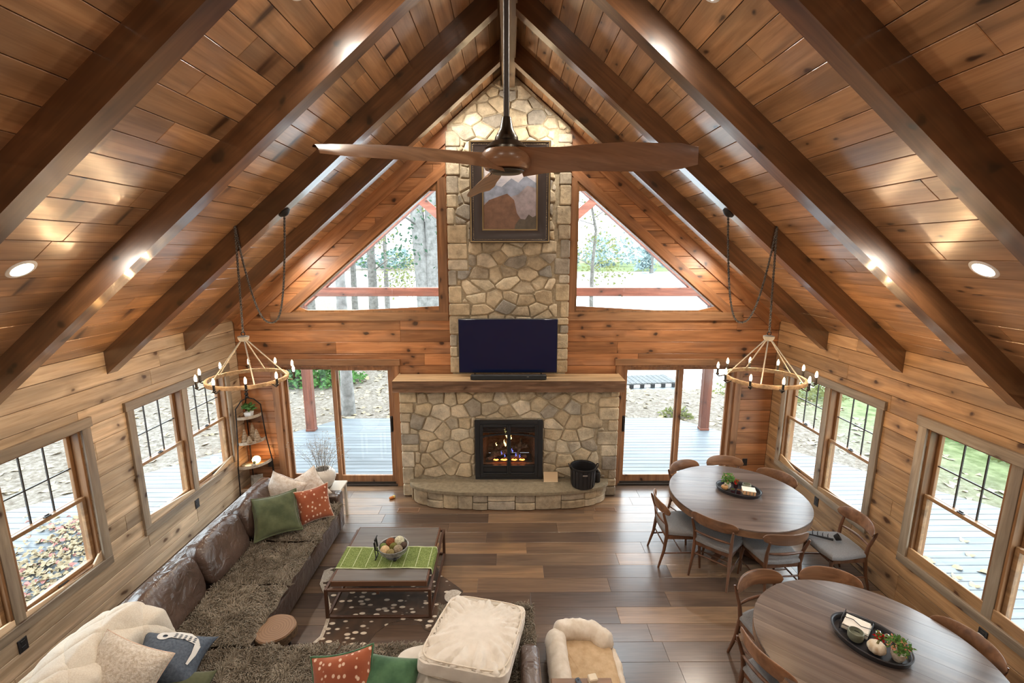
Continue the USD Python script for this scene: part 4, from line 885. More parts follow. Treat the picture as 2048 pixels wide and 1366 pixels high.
def posy(name, lab, c, pot, leaves, ms, seed, spread, h, potprof, cat='plant'):
    t = thing(name, lab, cat, c); r_ = np.random.default_rng(seed)
    obj('pot', lathe(potprof, 24), M[pot], t, 35); z0 = max(p[1] for p in potprof) - .01
    st = [tube([(0, 0, z0 - .02), (dx * .5, dy * .5, z0 + h * .6), (dx, dy, z0 + h)], [.002, .0016, .001], 4) for dx, dy in r_.normal(size=(14, 2)) * spread * .6]
    obj('stems', cat_(st), M['herb'], t)
    for (m, n_, size) in leaves:
        d = r_.normal(size=(n_, 3)); d /= np.linalg.norm(d, axis=1, keepdims=True); d *= r_.uniform(.3, 1, (n_, 1)) ** .5
        tag(obj('leaves' if m == 'herb' else 'blossoms', cards(d * [spread, spread, h * .55] + [0, 0, z0 + h * .62], size, seed=seed + n_), M[m], t), kind='stuff')
    return t
TZ = .7605
oval_tray('black oval tray of table things on the near dining table', (2.83, 3.09), TZ, math.radians(-62), .255, .195)
oval_tray('black oval tray of table things on the far dining table', (2.95, 5.43), TZ, math.radians(-30), .255, .185)
S = TZ + .0085
nh = thing('napkin_holder', 'black wire napkin holder with cream napkins on the near tray', 'napkin holder', (2.808, 3.205, S), math.radians(-48))
obj('napkin_stack', cat_([bx((-.085, -.08, .012 + .004 * k), (.085, .08, .0155 + .004 * k), .002) for k in range(7)]), M['napkin'], nh); obj('napkin_stack', cat_([T(bx((-.08, -.075, 0), (.08, .075, .004), .002), (0, .0, .042 + .004 * k), rzm(.06 * (k - 1))) for k in range(3)]), M['napkin'], nh)
wire = [tube([(sx * .095, sy * .09, 0.003), (sx * .095, sy * .09, .075)], .0028, 6) for sx in (-1, 1) for sy in (-1, 1)] + [tube([(-.095, -.09, z), (.095, -.09, z), (.095, .09, z), (-.095, .09, z)], .0026, 6, True) for z in (.012, .05)]
wire += [tube([(sx * .095, -.09, .05), (sx * .095, -.05, .085), (sx * .095, .05, .085), (sx * .095, .09, .05)], .0026, 6) for sx in (-1, 1)]
obj('wire_rack', cat_(wire), M['black'], nh, True); obj('weight_bar', tube([(-.095, 0, .062), (-.03, .02, .060), (.03, -.02, .060), (.095, 0, .062)], .0028, 6), M['black'], nh, True)
bowlcup('candle_cup', 'squat sage-green ceramic cup at the left end of the near tray', 'cup', (2.725, 3.105, S), [(0, .003), (.040, .003), (.052, .02), (.056, .06), (.052, .075), (.046, .078), (.046, .068), (.040, .045), (0, .042)], M['sage'])
pumpkin('creamy white ribbed pumpkin at the front of the near tray', (2.795, 2.985, S), .062, M['gourd'])
posy('flower_pot', 'little pot of bright red flowers in the middle of the near tray', (2.862, 3.045, S), 'sage', [('petal', 60, .022), ('herb', 40, .022)], 0, 31, .036, .06, [(0, 0), (.026, 0), (.032, .05), (.028, .05), (0, .045)])
posy('planter', 'speckled pot of peach blossoms and greens at the right end of the near tray', (2.905, 2.92, S), 'speck', [('herb', 150, .03), ('petal_p', 90, .022)], 0, 32, .075, .10, [(0, 0), (.030, 0), (.046, .04), (.044, .07), (.038, .07), (0, .06)])
for k, (x, y, w_) in enumerate([(2.915, 3.12, 'left'), (2.955, 3.085, 'right')]):
    t = thing('shaker', f'small silver-capped glass shaker, {w_} one of two on the near tray', 'shaker', (x, y, S), group='shakers on the near tray')
    obj('glass', lathe([(0, 0), (.018, 0), (.018, .04), (0, .04)], 16), M['shaker'], t, 30); obj('cap', lathe([(0, .04), (.018, .04), (.019, .052), (.012, .062), (0, .064)], 16), M['chrome'], t, 30)
# far tray
posy('planter', 'beige pot of feathery green plant at the back left of the far tray', (2.84, 5.50, S), 'speck', [('herb', 130, .035), ('petal_p', 24, .02)], 0, 33, .072, .13, [(0, 0), (.028, 0), (.042, .035), (.040, .065), (.034, .065), (0, .055)])
pumpkin('small tan-orange pumpkin at the left end of the far tray', (2.785, 5.46, S), .043, M['gourd_o'])
posy('flower_pot', 'little pot of red flowers at the back of the far tray', (2.955, 5.515, S), 'jar', [('petal', 50, .024), ('herb', 24, .02)], 0, 34, .038, .07, [(0, 0), (.024, 0), (.030, .05), (.026, .05), (0, .045)])
for k, (x, y, w_) in enumerate([(2.845, 5.365, 'left'), (2.908, 5.345, 'right')]):
    t = thing('jar', f'dark condiment jar with a silver lid, {w_} one of two on the far tray', 'jar', (x, y, S), group='dark jars on the far tray')
    obj('glass', lathe([(0, 0), (.024, 0), (.025, .045), (0, .045)], 18), M['jar'], t, 30); obj('lid', lathe([(0, .045), (.025, .045), (.025, .058), (0, .059)], 18), M['chrome'], t, 30)
nb = thing('napkin_box', 'block of white and tan plaid napkins at the right end of the far tray', 'napkins', (3.045, 5.365, S), math.radians(-20))
obj('napkin_stack', cat_([bx((-.075, -.06, .004 * k), (.075, .06, .004 * k + .0036), .0015) for k in range(12)]), M['plaid'], nb); obj('top_napkin', bx((-.078, -.063, .048), (.078, .063, .056), .003), M['napkin'], nb)
for k in range(4): obj('plaid_band', bx((-.0765 + .04 * k, -.0612, .002), (-.068 + .04 * k, -.0595, .047), .0005), M['sage'], nb)
bowlcup('candle_cup', 'squat grey-green ceramic cup behind the napkins on the far tray', 'cup', (3.075, 5.475, S), [(0, .003), (.038, .003), (.050, .02), (.053, .055), (.050, .066), (.044, .068), (.044, .058), (.036, .04), (0, .038)], M['sage'])
# ornament on the pulled-out chair
OS = 1.35
og = thing('antler_ornament', 'dark spiky branch ornament with a small cup lying on the pulled-out chair seat', 'ornament', (3.74, 4.80, .490), math.radians(150))
obj('branch', cat_([tube([(-.02, 0, .012), (.10, .012, .016), (.22, .03, .02)], [.014, .011, .006], 7)] + [tube([(.03 + .05 * k, .004 + .004 * k, .014), (.035 + .05 * k, -.012, .045), (.03 + .05 * k, -.02, .06)], [.006, .004, .002], 5) for k in range(4)]), M['iron'], og, True)
obj('cup', T(lathe([(0, 0), (.030, 0), (.042, .05), (.036, .05), (.026, .008), (0, .008)], 20), (-.035, 0, .035), ry(-.9)), M['iron'], og, 40)
# ---------------------------------------------------------------- sofa and everything soft
M |= dict(
    leather=mat('brown_leather', {'geo': ('geometry', {}), 'n1': ('noise_texture', {'scale': 3.2, 'detail': 5}), 'r1': ('rgb_ramp', {'ramp': [(.3, (.050, .031, .024)), (.7, (.105, .066, .050))]}), 'n2': ('noise_texture', {'scale': 9, 'detail': 4, 'distortion': 1.2}), 'n3': ('noise_texture', {'scale': 160, 'detail': 2}),
        'b1': ('bump', {'strength': .5, 'distance': .03}), 'b2': ('bump', {'strength': .15, 'distance': .002}), 'p': ('principled_bsdf', {'roughness': .28, 'specular_ior_level': .9})},
        [('geo.position', 'n1.vector'), ('geo.position', 'n2.vector'), ('geo.position', 'n3.vector'), ('n1.fac', 'r1.fac'), ('r1.color', 'p.base_color'), ('n2.fac', 'b1.height'), ('n3.fac', 'b2.height'), ('b1.normal', 'b2.normal'), ('b2.normal', 'p.normal')]),
    fur=mat('faux_fur_pile', {'geo': ('geometry', {}), 'hi': ('hair_info', {}), 'n1': ('noise_texture', {'scale': 7, 'detail': 5}), 'r1': ('rgb_ramp', {'ramp': [(.35, (.16, .13, .095)), (.65, (.33, .285, .22))]}), 'q': ('math', {'math_type': 'power', 'value2': 1.6}), 'k': ('math', {'math_type': 'multiply', 'value2': .75}),
        'x': ('mix_color', {'b': (.46, .42, .35)}), 'p': ('principled_bsdf', {'roughness': .6, 'specular_ior_level': .35})}, [('geo.position', 'n1.vector'), ('n1.fac', 'r1.fac'), ('hi.intercept', 'q.value1'), ('q.value', 'k.value1'), ('r1.color', 'x.a'), ('k.value', 'x.fac'), ('x.result', 'p.base_color')]),
    furbase=mottled('faux_fur_backing', (.08, .066, .047), (.18, .15, .115), 14, .95, .8, .03),
    velvet_g=mottled('green_velvet', (.05, .064, .030), (.11, .128, .066), 5, .85, .15, .01, .2, sheen=.5), velvet_e=mottled('emerald_velvet', (.04, .10, .05), (.08, .17, .085), 7, .85, .15, .01, .2, sheen=.5), olive=mottled('olive_velvet', (.06, .07, .035), (.11, .115, .065), 7, .85, .15, .01, .2, sheen=.4),
    sherpa=mottled('cream_sherpa', (.52, .44, .34), (.74, .68, .60), 55, .95, .9, .012, .1, sheen=.3), sherpa_w=mottled('white_fur_cushion', (.60, .51, .42), (.80, .76, .71), 22, .95, .8, .015, .1, sheen=.3),
    linen=mottled('ivory_linen', (.64, .58, .50), (.72, .66, .58), 8, .8, .12, .008, .25), blanket=mottled('ivory_blanket', (.60, .54, .45), (.70, .65, .56), 120, .95, .35, .003, .1, sheen=.3),
    denim=mottled('slate_blue_cotton', (.075, .095, .125), (.12, .145, .185), 60, .9, .15, .003, .2), owlwhite=plain('owl_print_white', (.66, .66, .64), .9), slate=plain('owl_print_dark', (.07, .085, .11), .9),
    dogbed=mottled('beige_plush', (.62, .53, .42), (.74, .66, .56), 12, .9, .2, .01, .15, sheen=.3), dogmat=mottled('tan_plush', (.46, .32, .18), (.58, .42, .26), 12, .9, .25, .01, .15, sheen=.3), dogside=plain('taupe_cloth', (.30, .26, .20), .9),
    fawn=mottled('fawn_back', (.62, .46, .36), (.7, .55, .45), 20, .9, .1),
)
def spotted(name, base, dark, spot, scale, thr=.23, stretch=(1, 1, 1)):
    n = {'geo': ('geometry', {}), 'mp': ('mapping', {'scale': tuple(scale * s for s in stretch)}), 'v': ('voronoi_texture', {'scale': 1.0, 'randomness': .75}), 'n1': ('noise_texture', {'scale': 5, 'detail': 4}), 'r1': ('rgb_ramp', {'ramp': [(.35, base), (.65, dark)]}),
         'm': ('map_range', {'from_min': thr - .05, 'from_max': thr + .05, 'to_min': 1, 'to_max': 0, 'clamp': True}), 'x': ('mix_color', {'b': spot}), 'p': ('principled_bsdf', {'roughness': .85, 'specular_ior_level': .2, 'sheen_weight': .3})}
    return mat(name, n, [('geo.position', 'mp.vector'), ('mp.vector', 'v.vector'), ('geo.position', 'n1.vector'), ('n1.fac', 'r1.fac'), ('r1.color', 'x.a'), ('v.distance', 'm.value'), ('m.result', 'x.fac'), ('x.result', 'p.base_color')])
M['rustspot'] = spotted('rust_fawn_print', (.36, .105, .045), (.26, .065, .03), (.72, .50, .37), 25, .27, (1, 1, .75))
M['hide'] = spotted('axis_deer_hide', (.10, .055, .03), (.04, .025, .016), (.72, .62, .50), 13.5, .30, (.72, 1.3, 1))

def cushion(w, d, h, p=4.5, n=28, seed=0, amp=.012, freq=5, lump=None):
    """A stuffed box cushion centred on the origin: w along x, d along y, h along z."""
    m = trimesh.creation.icosphere(4, 1.0); v = np.array(m.vertices)
    s = (np.abs(v) ** p).sum(1) ** (-1 / p); v = v * s[:, None]
    v[:, 2] *= 1 - .18 * np.maximum(np.abs(v[:, 0]), np.abs(v[:, 1])) ** 4
    v = v * np.array([w, d, h]) / 2
    nrm = np.array(m.vertices); v = v + nrm * ((meshkit.fbm(v * freq + seed * 3.1, 3, seed) - .5) * 2 * amp)[:, None]
    return trimesh.Trimesh(v, m.faces, process=False)
def pillow(w, h, t, seed=0, n=33, flange=0.0, amp=.008, ears=.12):
    """A square stuffed pillow in the xy plane with pulled-out corners."""
    def side(sg):
        def f(u, v):
            a, b = u * 2 - 1, v * 2 - 1; e = (1 - a ** 2) * (1 - b ** 2)
            prof = np.sign(e) * np.abs((1 - np.abs(a) ** 2.6) * (1 - np.abs(b) ** 2.6)) ** .55
            pin = 1 - ears * ((1 - b ** 2) ** 1.0) * 0; x = a * w / 2 * (1 - ears * (1 - np.abs(b) ** 2.0) * np.abs(a) ** 2); y = b * h / 2 * (1 - ears * (1 - np.abs(a) ** 2.0) * np.abs(b) ** 2)
            z = sg * t / 2 * prof + sg * .004
            P = np.stack([x * 7, y * 7, z * 3 + sg * 5], -1); z = z + sg * (meshkit.fbm(P + seed, 3, seed) - .5) * 2 * amp * (prof > .05) * np.minimum(1, prof * 3)
            return x, y, z
        return f
    A, B = grid(n, n, side(1)), grid(n, n, side(-1)); B.invert()
    m = cat_([A, B]); m.merge_vertices(digits_vertex=5); return m
def piping(w, h, ears, r, n=24):
    P = []
    for a0, b0, a1, b1 in ((-1, -1, 1, -1), (1, -1, 1, 1), (1, 1, -1, 1), (-1, 1, -1, -1)):
        for k in range(n):
            a, b = a0 + (a1 - a0) * k / n, b0 + (b1 - b0) * k / n
            P.append((a * w / 2 * (1 - ears * (1 - abs(b) ** 2) * abs(a) ** 2), b * h / 2 * (1 - ears * (1 - abs(a) ** 2) * abs(b) ** 2), 0))
    return tube(P, r, 6, True)
def basis(right, up):
    r = np.asarray(right, float); r /= np.linalg.norm(r); u = np.asarray(up, float); u = u - r * (u @ r); u /= np.linalg.norm(u); return np.column_stack([r, u, np.cross(r, u)])

sf = thing('sofa', 'large U-shaped brown leather sectional sofa around the coffee table', 'sofa')
def soft(lo, hi, r): lo, hi = np.array(lo, float), np.array(hi, float); m = rbox(hi - lo, r); return T(m, (lo + hi) / 2)
obj('base', soft((-3.22, 2.36, .04), (-2.265, 5.70, .30), .03), M['leather'], sf, 30)
obj('base', soft((-2.25, 2.36, .04), (-.66, 3.33, .30), .03), M['leather'], sf, 30)
obj('base', soft((-.645, 2.36, .04), (.262, 3.80, .30), .03), M['leather'], sf, 30)
obj('back_frame', soft((-3.36, 2.12, .04), (-3.20, 5.86, .77), .05), M['leather'], sf, 30)
obj('back_frame', soft((-3.19, 2.12, .04), (.262, 2.34, .77), .05), M['leather'], sf, 30)
obj('arm', soft((-3.20, 5.665, .04), (-2.258, 5.865, .57), .035), M['leather'], sf, 30)
obj('arm', soft((.105, 2.36, .31), (.262, 3.27, .62), .06), M['leather'], sf, 30)
ly = [(4.83, 5.655), (4.125, 4.815), (3.365, 4.11)]
for i, (a, b) in enumerate(ly): obj('seat_cushion', T(cushion(.95, b - a, .20, 9, seed=i, amp=.006), (-2.715, (a + b) / 2, .375)), M['leather'], sf, True)
obj('seat_cushion', T(cushion(.95, 1.0, .20, 9, seed=5, amp=.006), (-2.715, 2.85, .375)), M['leather'], sf, True)
for i, (a, b) in enumerate([(-2.23, -1.45), (-1.44, -.66)]): obj('seat_cushion', T(cushion(b - a, 1.0, .20, 9, seed=7 + i, amp=.006), ((a + b) / 2, 2.85, .375)), M['leather'], sf, True)
obj('seat_cushion', T(cushion(.74, 1.44, .20, 9, seed=9, amp=.006), (-.275, 3.10, .375)), M['leather'], sf, True)
for i, (a, b) in enumerate([(4.82, 5.65), (4.07, 4.80), (3.29, 4.05), (2.5, 3.27)]):
    obj('back_cushion', T(cushion(.50, b - a, .26, 4.0, seed=20 + i, amp=.016, freq=6), (-3.055, (a + b) / 2, .67), ry(math.radians(74))), M['leather'], sf, True)
for i, (a, b) in enumerate([(-2.80, -1.90), (-1.88, -.98), (-.96, .10)]):
    obj('back_cushion', T(cushion(b - a, .50, .24, 4.0, seed=30 + i, amp=.014, freq=6), ((a + b) / 2, 2.44, .62), rx(math.radians(74))), M['leather'], sf, True)

# faux-fur covers: a draped backing with pile
def fur_cover(lab, x0, x1, y0, y1, drop, seed, z=.478, ang=0.0):
    t = thing('fur_throw', lab, 'throw', ((x0 + x1) / 2, (y0 + y1) / 2, 0), ang, group='faux-fur covers on the sofa')
    w, d = x1 - x0, y1 - y0; r = np.random.default_rng(seed)
    def surf(a, b):
        x = (a - .5) * w; y = (b - .5) * d
        e = .02 * meshkit.fbm(np.stack([a * 6, b * 6, 0 * a + seed], -1), 2, seed)
        zz = z + .035 * (meshkit.fbm(np.stack([x * 4.5 + seed, y * 4.5, 0 * x], -1), 3, seed) - .35)
        fx = np.clip((a - .86) / .14, 0, 1) if drop == 'x' else 0 * a; fy = np.clip((b - .86) / .14, 0, 1) if drop == 'y' else 0 * a
        zz = zz - .028 * (fx ** 2 + fy ** 2) * (1 + .5 * np.sin(b * 17 + seed) * (drop == 'x') + .5 * np.sin(a * 17) * (drop == 'y'))
        return x + e - .01, y + e * np.sin(9 * a), zz
    g = grid(34, 34, surf)
    obj('backing', solid_sheet(g, .012), M['furbase'], t, True)
    k = int(w * d * 6000); a, b = r.uniform(.003, .997, k), r.uniform(.003, .997, k); P = np.stack(surf(a, b), -1)
    fl = meshkit.fbm(np.stack([P[:, 0] * 5 + seed, P[:, 1] * 5, 0 * a], -1), 2, seed + 4) * 4 * PI
    dx = np.stack([np.cos(fl), np.sin(fl), 0 * fl], -1) * .6 + r.normal(size=(k, 3)) * .35; dx[:, 2] = np.abs(dx[:, 2]) + .45; dx /= np.linalg.norm(dx, axis=1, keepdims=True)
    L = r.uniform(.028, .062, k)[:, None]
    C = np.stack([P, P + dx * L * .55, P + dx * L + [0, 0, -1] * L * .35], 1)
    cv = UsdGeom.BasisCurves.Define(stage, numbered(path_of(t), 'pile'))
    cv.CreateTypeAttr('linear'); cv.CreateCurveVertexCountsAttr(Vt.IntArray.FromNumpy(np.full(k, 3, np.int32))); cv.CreatePointsAttr(Vt.Vec3fArray.FromNumpy(C.reshape(-1, 3).astype(np.float32)))
    cv.CreateWidthsAttr(Vt.FloatArray.FromNumpy(np.tile(np.array([.0066, .0056, .0020], np.float32), k))); cv.SetWidthsInterpolation('vertex')
    UsdShade.MaterialBindingAPI.Apply(cv.GetPrim()).Bind(M['fur']); tag(cv.GetPrim(), kind='stuff')
fur_cover('brown faux-fur cover on the far left sofa seat under the green and rust cushions', -2.93, -2.19, 4.84, 5.64, 'x', 1)
fur_cover('brown faux-fur cover on the second sofa seat from the far arm', -2.93, -2.19, 4.13, 4.80, 'x', 2)
fur_cover('brown faux-fur cover on the third sofa seat beside the round stump table', -2.93, -2.19, 3.38, 4.10, 'x', 3)
fur_cover('brown faux-fur cover on the corner seat near the blue owl cushion', -2.93, -2.18, 2.60, 3.345, '', 4)
fur_cover('brown faux-fur cover left of the rust cushion on the front sofa run', -2.17, -1.43, 2.60, 3.40, 'y', 5)
fur_cover('brown faux-fur cover behind the emerald cushion on the front sofa run', -1.41, -.665, 2.60, 3.40, 'y', 6)
fur_cover('brown faux-fur cover on the chaise under the big white cushions', -.645, .10, 2.60, 3.86, 'y', 7)
fur_cover('narrow strip of brown faux fur at the front right end of the chaise', .10, .245, 3.30, 3.86, 'y', 8)

def put_pillow(lab, c, right, up, w, h, t, m, seed, ears=.12, pipe=None, name='cushion', amp=.008):
    o = thing(name, lab, 'cushion', c, rot=basis(right, up))
    obj('cover', pillow(w, h, t, seed, ears=ears, amp=amp), M[m], o, True)
    if pipe: obj('piping', piping(w, h, ears, pipe[1]), M[pipe[0]], o, True)
    return o
put_pillow('cream fur cushion standing left of the other one at the far sofa arm', (-2.84, 5.42, .76), (.80, .15, -.42), (.40, .12, .88), .46, .46, .18, 'sherpa_w', 1, .10)
put_pillow('cream fur cushion at the sofa arm next to the white vase', (-2.585, 5.535, .755), (.72, .28, .40), (-.36, .10, .88), .44, .44, .17, 'sherpa_w', 2, .10)
put_pillow('olive-green velvet cushion with a flanged edge on the far sofa seat', (-2.73, 5.0, .715), (.44, .27, 0), (-.22, .27, .36), .50, .50, .17, 'velvet_g', 3, .13, ('velvet_g', .012))
put_pillow('rust fawn-spotted cushion beside the green one at the far sofa arm', (-2.40, 5.27, .69), (.62, .42, .03), (-.05, .30, .80), .40, .42, .14, 'rustspot', 4, .12, ('fawn', .006))
put_pillow('rust fawn-spotted cushion on the front sofa run at bottom center', (-1.20, 2.86, .62), (.93, .12, .12), (-.30, .45, .55), .46, .46, .15, 'rustspot', 5, .12, ('velvet_e', .010))
put_pillow('emerald green velvet cushion at bottom center beside the white ones', (-.90, 2.86, .58), (.98, -.12, -.02), (.1, .55, .35), .46, .46, .18, 'velvet_e', 6, .05)
put_pillow('large cream sherpa cushion on the corner of the sofa at lower left', (-2.78, 2.80, .72), (.93, -.1, -.28), (-.15, .45, .60), .54, .54, .22, 'sherpa', 7, .08, ('fawn', .005), amp=.012)
put_pillow('plain olive cushion below the blue owl one on the sofa corner', (-2.44, 2.84, .53), (.95, .1, -.05), (-.05, .9, .25), .44, .40, .16, 'olive', 8, .06)
ow = put_pillow('slate-blue cushion with a white owl print on the sofa corner', (-2.60, 3.05, .655), (.93, .18, -.26), (-.16, .80, .28), .54, .42, .28, 'denim', 9, .20)
def on_pillow(poly, w, h, t, seed, ears, lift=.004):
    """A flat print laid on the pillow's front: triangulated and lifted to its surface."""
    m = prism(poly, .001).subdivide_to_size(.03); v = np.array(m.vertices)
    a, b = np.clip(v[:, 0] / (w / 2), -1, 1), np.clip(v[:, 1] / (h / 2), -1, 1); prof = np.abs((1 - np.abs(a) ** 2.6) * (1 - np.abs(b) ** 2.6)) ** .55
    P = np.stack([v[:, 0] * 7, v[:, 1] * 7, t / 2 * prof * 3 + 5], -1); z = t / 2 * prof + .004 + (meshkit.fbm(P + seed, 3, seed) - .5) * .016 * np.minimum(1, prof * 3)
    v[:, 2] += z + lift; return trimesh.Trimesh(v, m.faces, process=False)
PW = (.54, .42, .28, 9, .20)
el = lambda x, y, a, b, n=20: Polygon([(x + a * math.cos(q), y + b * math.sin(q)) for q in np.linspace(0, 2 * PI, n, endpoint=False)])
face = el(-.085, .118, .046, .036) 
obj('owl_face', on_pillow(unary_union([face, el(-.045, .13, .03, .03)]) - el(-.075, .116, .017, .014), *PW), M['owlwhite'], ow)
obj('owl_body', on_pillow(unary_union([Polygon([(-.06, .155), (.0, .172), (.09, .16), (.16, .115), (.19, .07), (.15, .07), (.07, .095), (-.03, .105)])]), *PW), M['owlwhite'], ow)
for k in range(3): obj('owl_wing_feathers', on_pillow(unary_union([el(-.005 + .036 * j, .112 + .015 * k - .14 * (.036 * j) * 1.3, .011, .005, 10) for j in range(5)]), *PW, .0055), M['slate'], ow)
obj('owl_tail', on_pillow(Polygon([(.15, .08), (.195, .065), (.19, -.005), (.165, -.075), (.15, -.07), (.158, -.0)]), *PW), M['owlwhite'], ow)
cw = thing('cushion', 'big white linen cushion lying tilted on top of the chaise', 'cushion', (-.255, 3.27, .66), rot=basis((.96, -.20, -.02), (.19, .90, -.17)))
m = cushion(.70, .91, .18, 8, seed=41, amp=.010, freq=7).subdivide(); v = np.array(m.vertices); nn = np.array(m.vertex_normals)
ang_ = np.arctan2(v[:, 1], v[:, 0]); rr_ = np.hypot(v[:, 0] / .35, v[:, 1] / .455)
fold = np.abs(meshkit.fbm(np.stack([np.cos(ang_) * 7 + rr_, np.sin(ang_) * 7, rr_ * 1.2], -1), 3, 44) - .5) * 2
v = v + nn * (-.045 * (1 - np.clip(fold * 3.2, 0, 1)) * np.clip((rr_ - .35) * 1.8, 0, 1) * (np.abs(nn[:, 2]) > .3))[:, None]
v[:, :2] *= (1 + .05 * np.clip(np.abs(v[:, 0] / .35) * np.abs(v[:, 1] / .455) - .5, 0, 1))[:, None]
obj('cover', trimesh.Trimesh(v, m.faces, process=False), M['linen'], cw, True)
pip = []
for sz in (-1, 1): pip.append(tube([(.335 * np.sign(math.cos(q)) * abs(math.cos(q)) ** .36, .435 * np.sign(math.sin(q)) * abs(math.sin(q)) ** .36, sz * .060) for q in np.linspace(0, 2 * PI, 72, endpoint=False)], .006, 6, True))
obj('piping', cat_(pip), M['dogbed'], cw, True)
cw2 = thing('cushion', 'white linen cushion poking out left beneath the big tilted one', 'cushion', (-.52, 2.98, .535), rot=basis((.97, .2, 0), (-.2, .97, .03)))
obj('cover', cushion(.66, .66, .14, 5, seed=42, amp=.012, freq=5), M['linen'], cw2, True)

# ivory quilted blanket over the back of the sofa
def drape(u, v):
    y = 2.55 + .82 * u; q = v * 5
    prof = np.array([(-3.40, .50), (-3.375, .80), (-3.22, .885), (-3.03, .955), (-2.875, .83), (-2.80, .60)])
    x = np.interp(q, range(6), prof[:, 0]); z = np.interp(q, range(6), prof[:, 1])
    t_ = np.clip((u - .80) / .20, 0, 1); z = z - .05 * t_ ** 2 + .0 * u; x = x + .02 * np.sin(u * 9)
    quilt = np.minimum(np.abs(((u * 2.6 + v * 3.2) % 1) - .5), np.abs(((u * 2.6 - v * 3.2) % 1) - .5)); d = .038 * np.sqrt(np.clip(quilt * 2.2, 0, 1)) + .03 * (meshkit.fbm(np.stack([u * 7, v * 6, 0 * u], -1), 3, 8) - .5)
    return x + d * .55, y + .02 * np.sin(v * 8), z + d
bl_ = thing('blanket', 'ivory quilted blanket draped over the sofa back at lower left', 'blanket')
g = grid(110, 120, drape); g = trimesh.smoothing.filter_taubin(g, iterations=1); obj('quilt', solid_sheet(g, .018), M['blanket'], bl_, True)

# dog bed
db = thing('dog_bed', 'beige plush dog bed with raised bolsters on the floor beside the sofa', 'dog bed', (.68, 3.3, 0))
out = Polygon([(-.31, -.62), (.32, -.62), (.33, .42), (.27, .56), (.10, .655), (-.20, .655), (-.30, .55)])
def pad(poly, z0, z1, r, m, nm, seed):
    rings = []
    for k in range(6):
        a = k / 5 * PI / 2; rings.append((poly.buffer(-r * (1 - math.cos(a)) if False else -r * (1 - math.sin(PI / 2 - a)), join_style='round'), z1 - r + r * math.sin(a)))
    N = 90; V = []
    for p, z in [(poly, z0)] + rings:
        e = p.exterior; s0 = e.project(Point(p.bounds[0], (p.bounds[1] + p.bounds[3]) / 2)); V += [(*e.interpolate((s0 + e.length * k / N) % e.length).coords[0], z) for k in range(N)]
    F = []; R_ = len(rings) + 1
    for i in range(R_ - 1):
        for j in range(N): A, B, C, D_ = i * N + j, i * N + (j + 1) % N, (i + 1) * N + (j + 1) % N, (i + 1) * N + j; F += [[A, B, C], [A, C, D_]]
    c = rings[-1][0].representative_point(); V.append((c.x, c.y, z1)); F += [[len(V) - 1, (R_ - 1) * N + j, (R_ - 1) * N + (j + 1) % N] for j in range(N)]
    m_ = trimesh.Trimesh(np.array(V), F, process=False); m_.invert() if m_.volume < 0 else None
    m_ = m_.subdivide(); v = np.array(m_.vertices); v += np.array(m_.vertex_normals) * ((meshkit.fbm(v * [16, 16, 6], 3, seed) - .5) * .024)[:, None] * (v[:, 2:] > .03); m_ = trimesh.Trimesh(v, m_.faces, process=False)
    obj(nm, m_, m, db, True)
pad(out, .0, .085, .03, M['dogside'], 'base', 1)
pad(Polygon([(-.19, -.60), (.29, -.60), (.30, .40), (.24, .50), (.05, .55), (-.19, .55)]), .05, .125, .03, M['dogmat'], 'mat', 2)
def bolster(P, r, nm, seed):
    P = np.array(P); tt = np.linspace(0, 1, 40); d = np.concatenate([[0], np.cumsum(np.linalg.norm(np.diff(P, axis=0), axis=1))]); Q = np.stack([np.interp(tt * d[-1], d, P[:, k]) for k in range(3)], 1)
    Q[1:-1] = (Q[:-2] + 2 * Q[1:-1] + Q[2:]) / 4
    m = tube(Q, [r * min(1, .25 + 5.0 * min(a, 1 - a) ** .8) for a in tt], 22); v = np.array(m.vertices); v[:, 2] = .045 + (v[:, 2] - .045) * 1.0; v += np.array(m.vertex_normals) * ((meshkit.fbm(v * [26, 26, 9], 3, seed) - .5) * .028)[:, None]
    obj(nm, trimesh.Trimesh(v, m.faces, process=False), M['dogbed'], db, True)
bolster([(-.225, -.60, .15), (-.225, .30, .155), (-.225, .58, .155)], .098, 'bolster', 3)
bolster([(-.24, .555, .155), (-.05, .585, .16), (.14, .565, .15), (.31, .44, .10)], .095, 'bolster', 4)
bolster([(.30, -.60, .085), (.315, .0, .085), (.315, .44, .085)], .035, 'ruched_edge', 5)
st_ = thing('side_table', 'corner of a wooden side table at the bottom edge by the dog bed', 'table', (.55, 2.66, 0))
obj('top', bx((-.22, -.25, .585), (.23, .27, .62), .006), M['edge'], st_)
for sx in (-.19, .20):
    for sy in (-.22, .24): obj('leg', bx((sx - .02, sy - .02, 0), (sx + .02, sy + .02, .585), .004), M['walnut'], st_)
t = thing('remote', 'small dark object on the wooden side table at the bottom edge', 'remote', (.53, 2.885, .62), .3); obj('body', soft((-.018, -.04, 0), (.018, .03, .022), .010), M['denim'], t, 30); obj('button', bx((-.006, -.0, .0215), (.006, .012, .0235), .001), M['black'], t)
t = thing('wooden_block', 'little pale wooden block on the side table at the bottom edge', 'block', (.635, 2.89, .62), .2); obj('block', bx((-.032, -.03, 0), (.032, .03, .05), .006), plain('pale_block', (.66, .56, .42), .7), t)

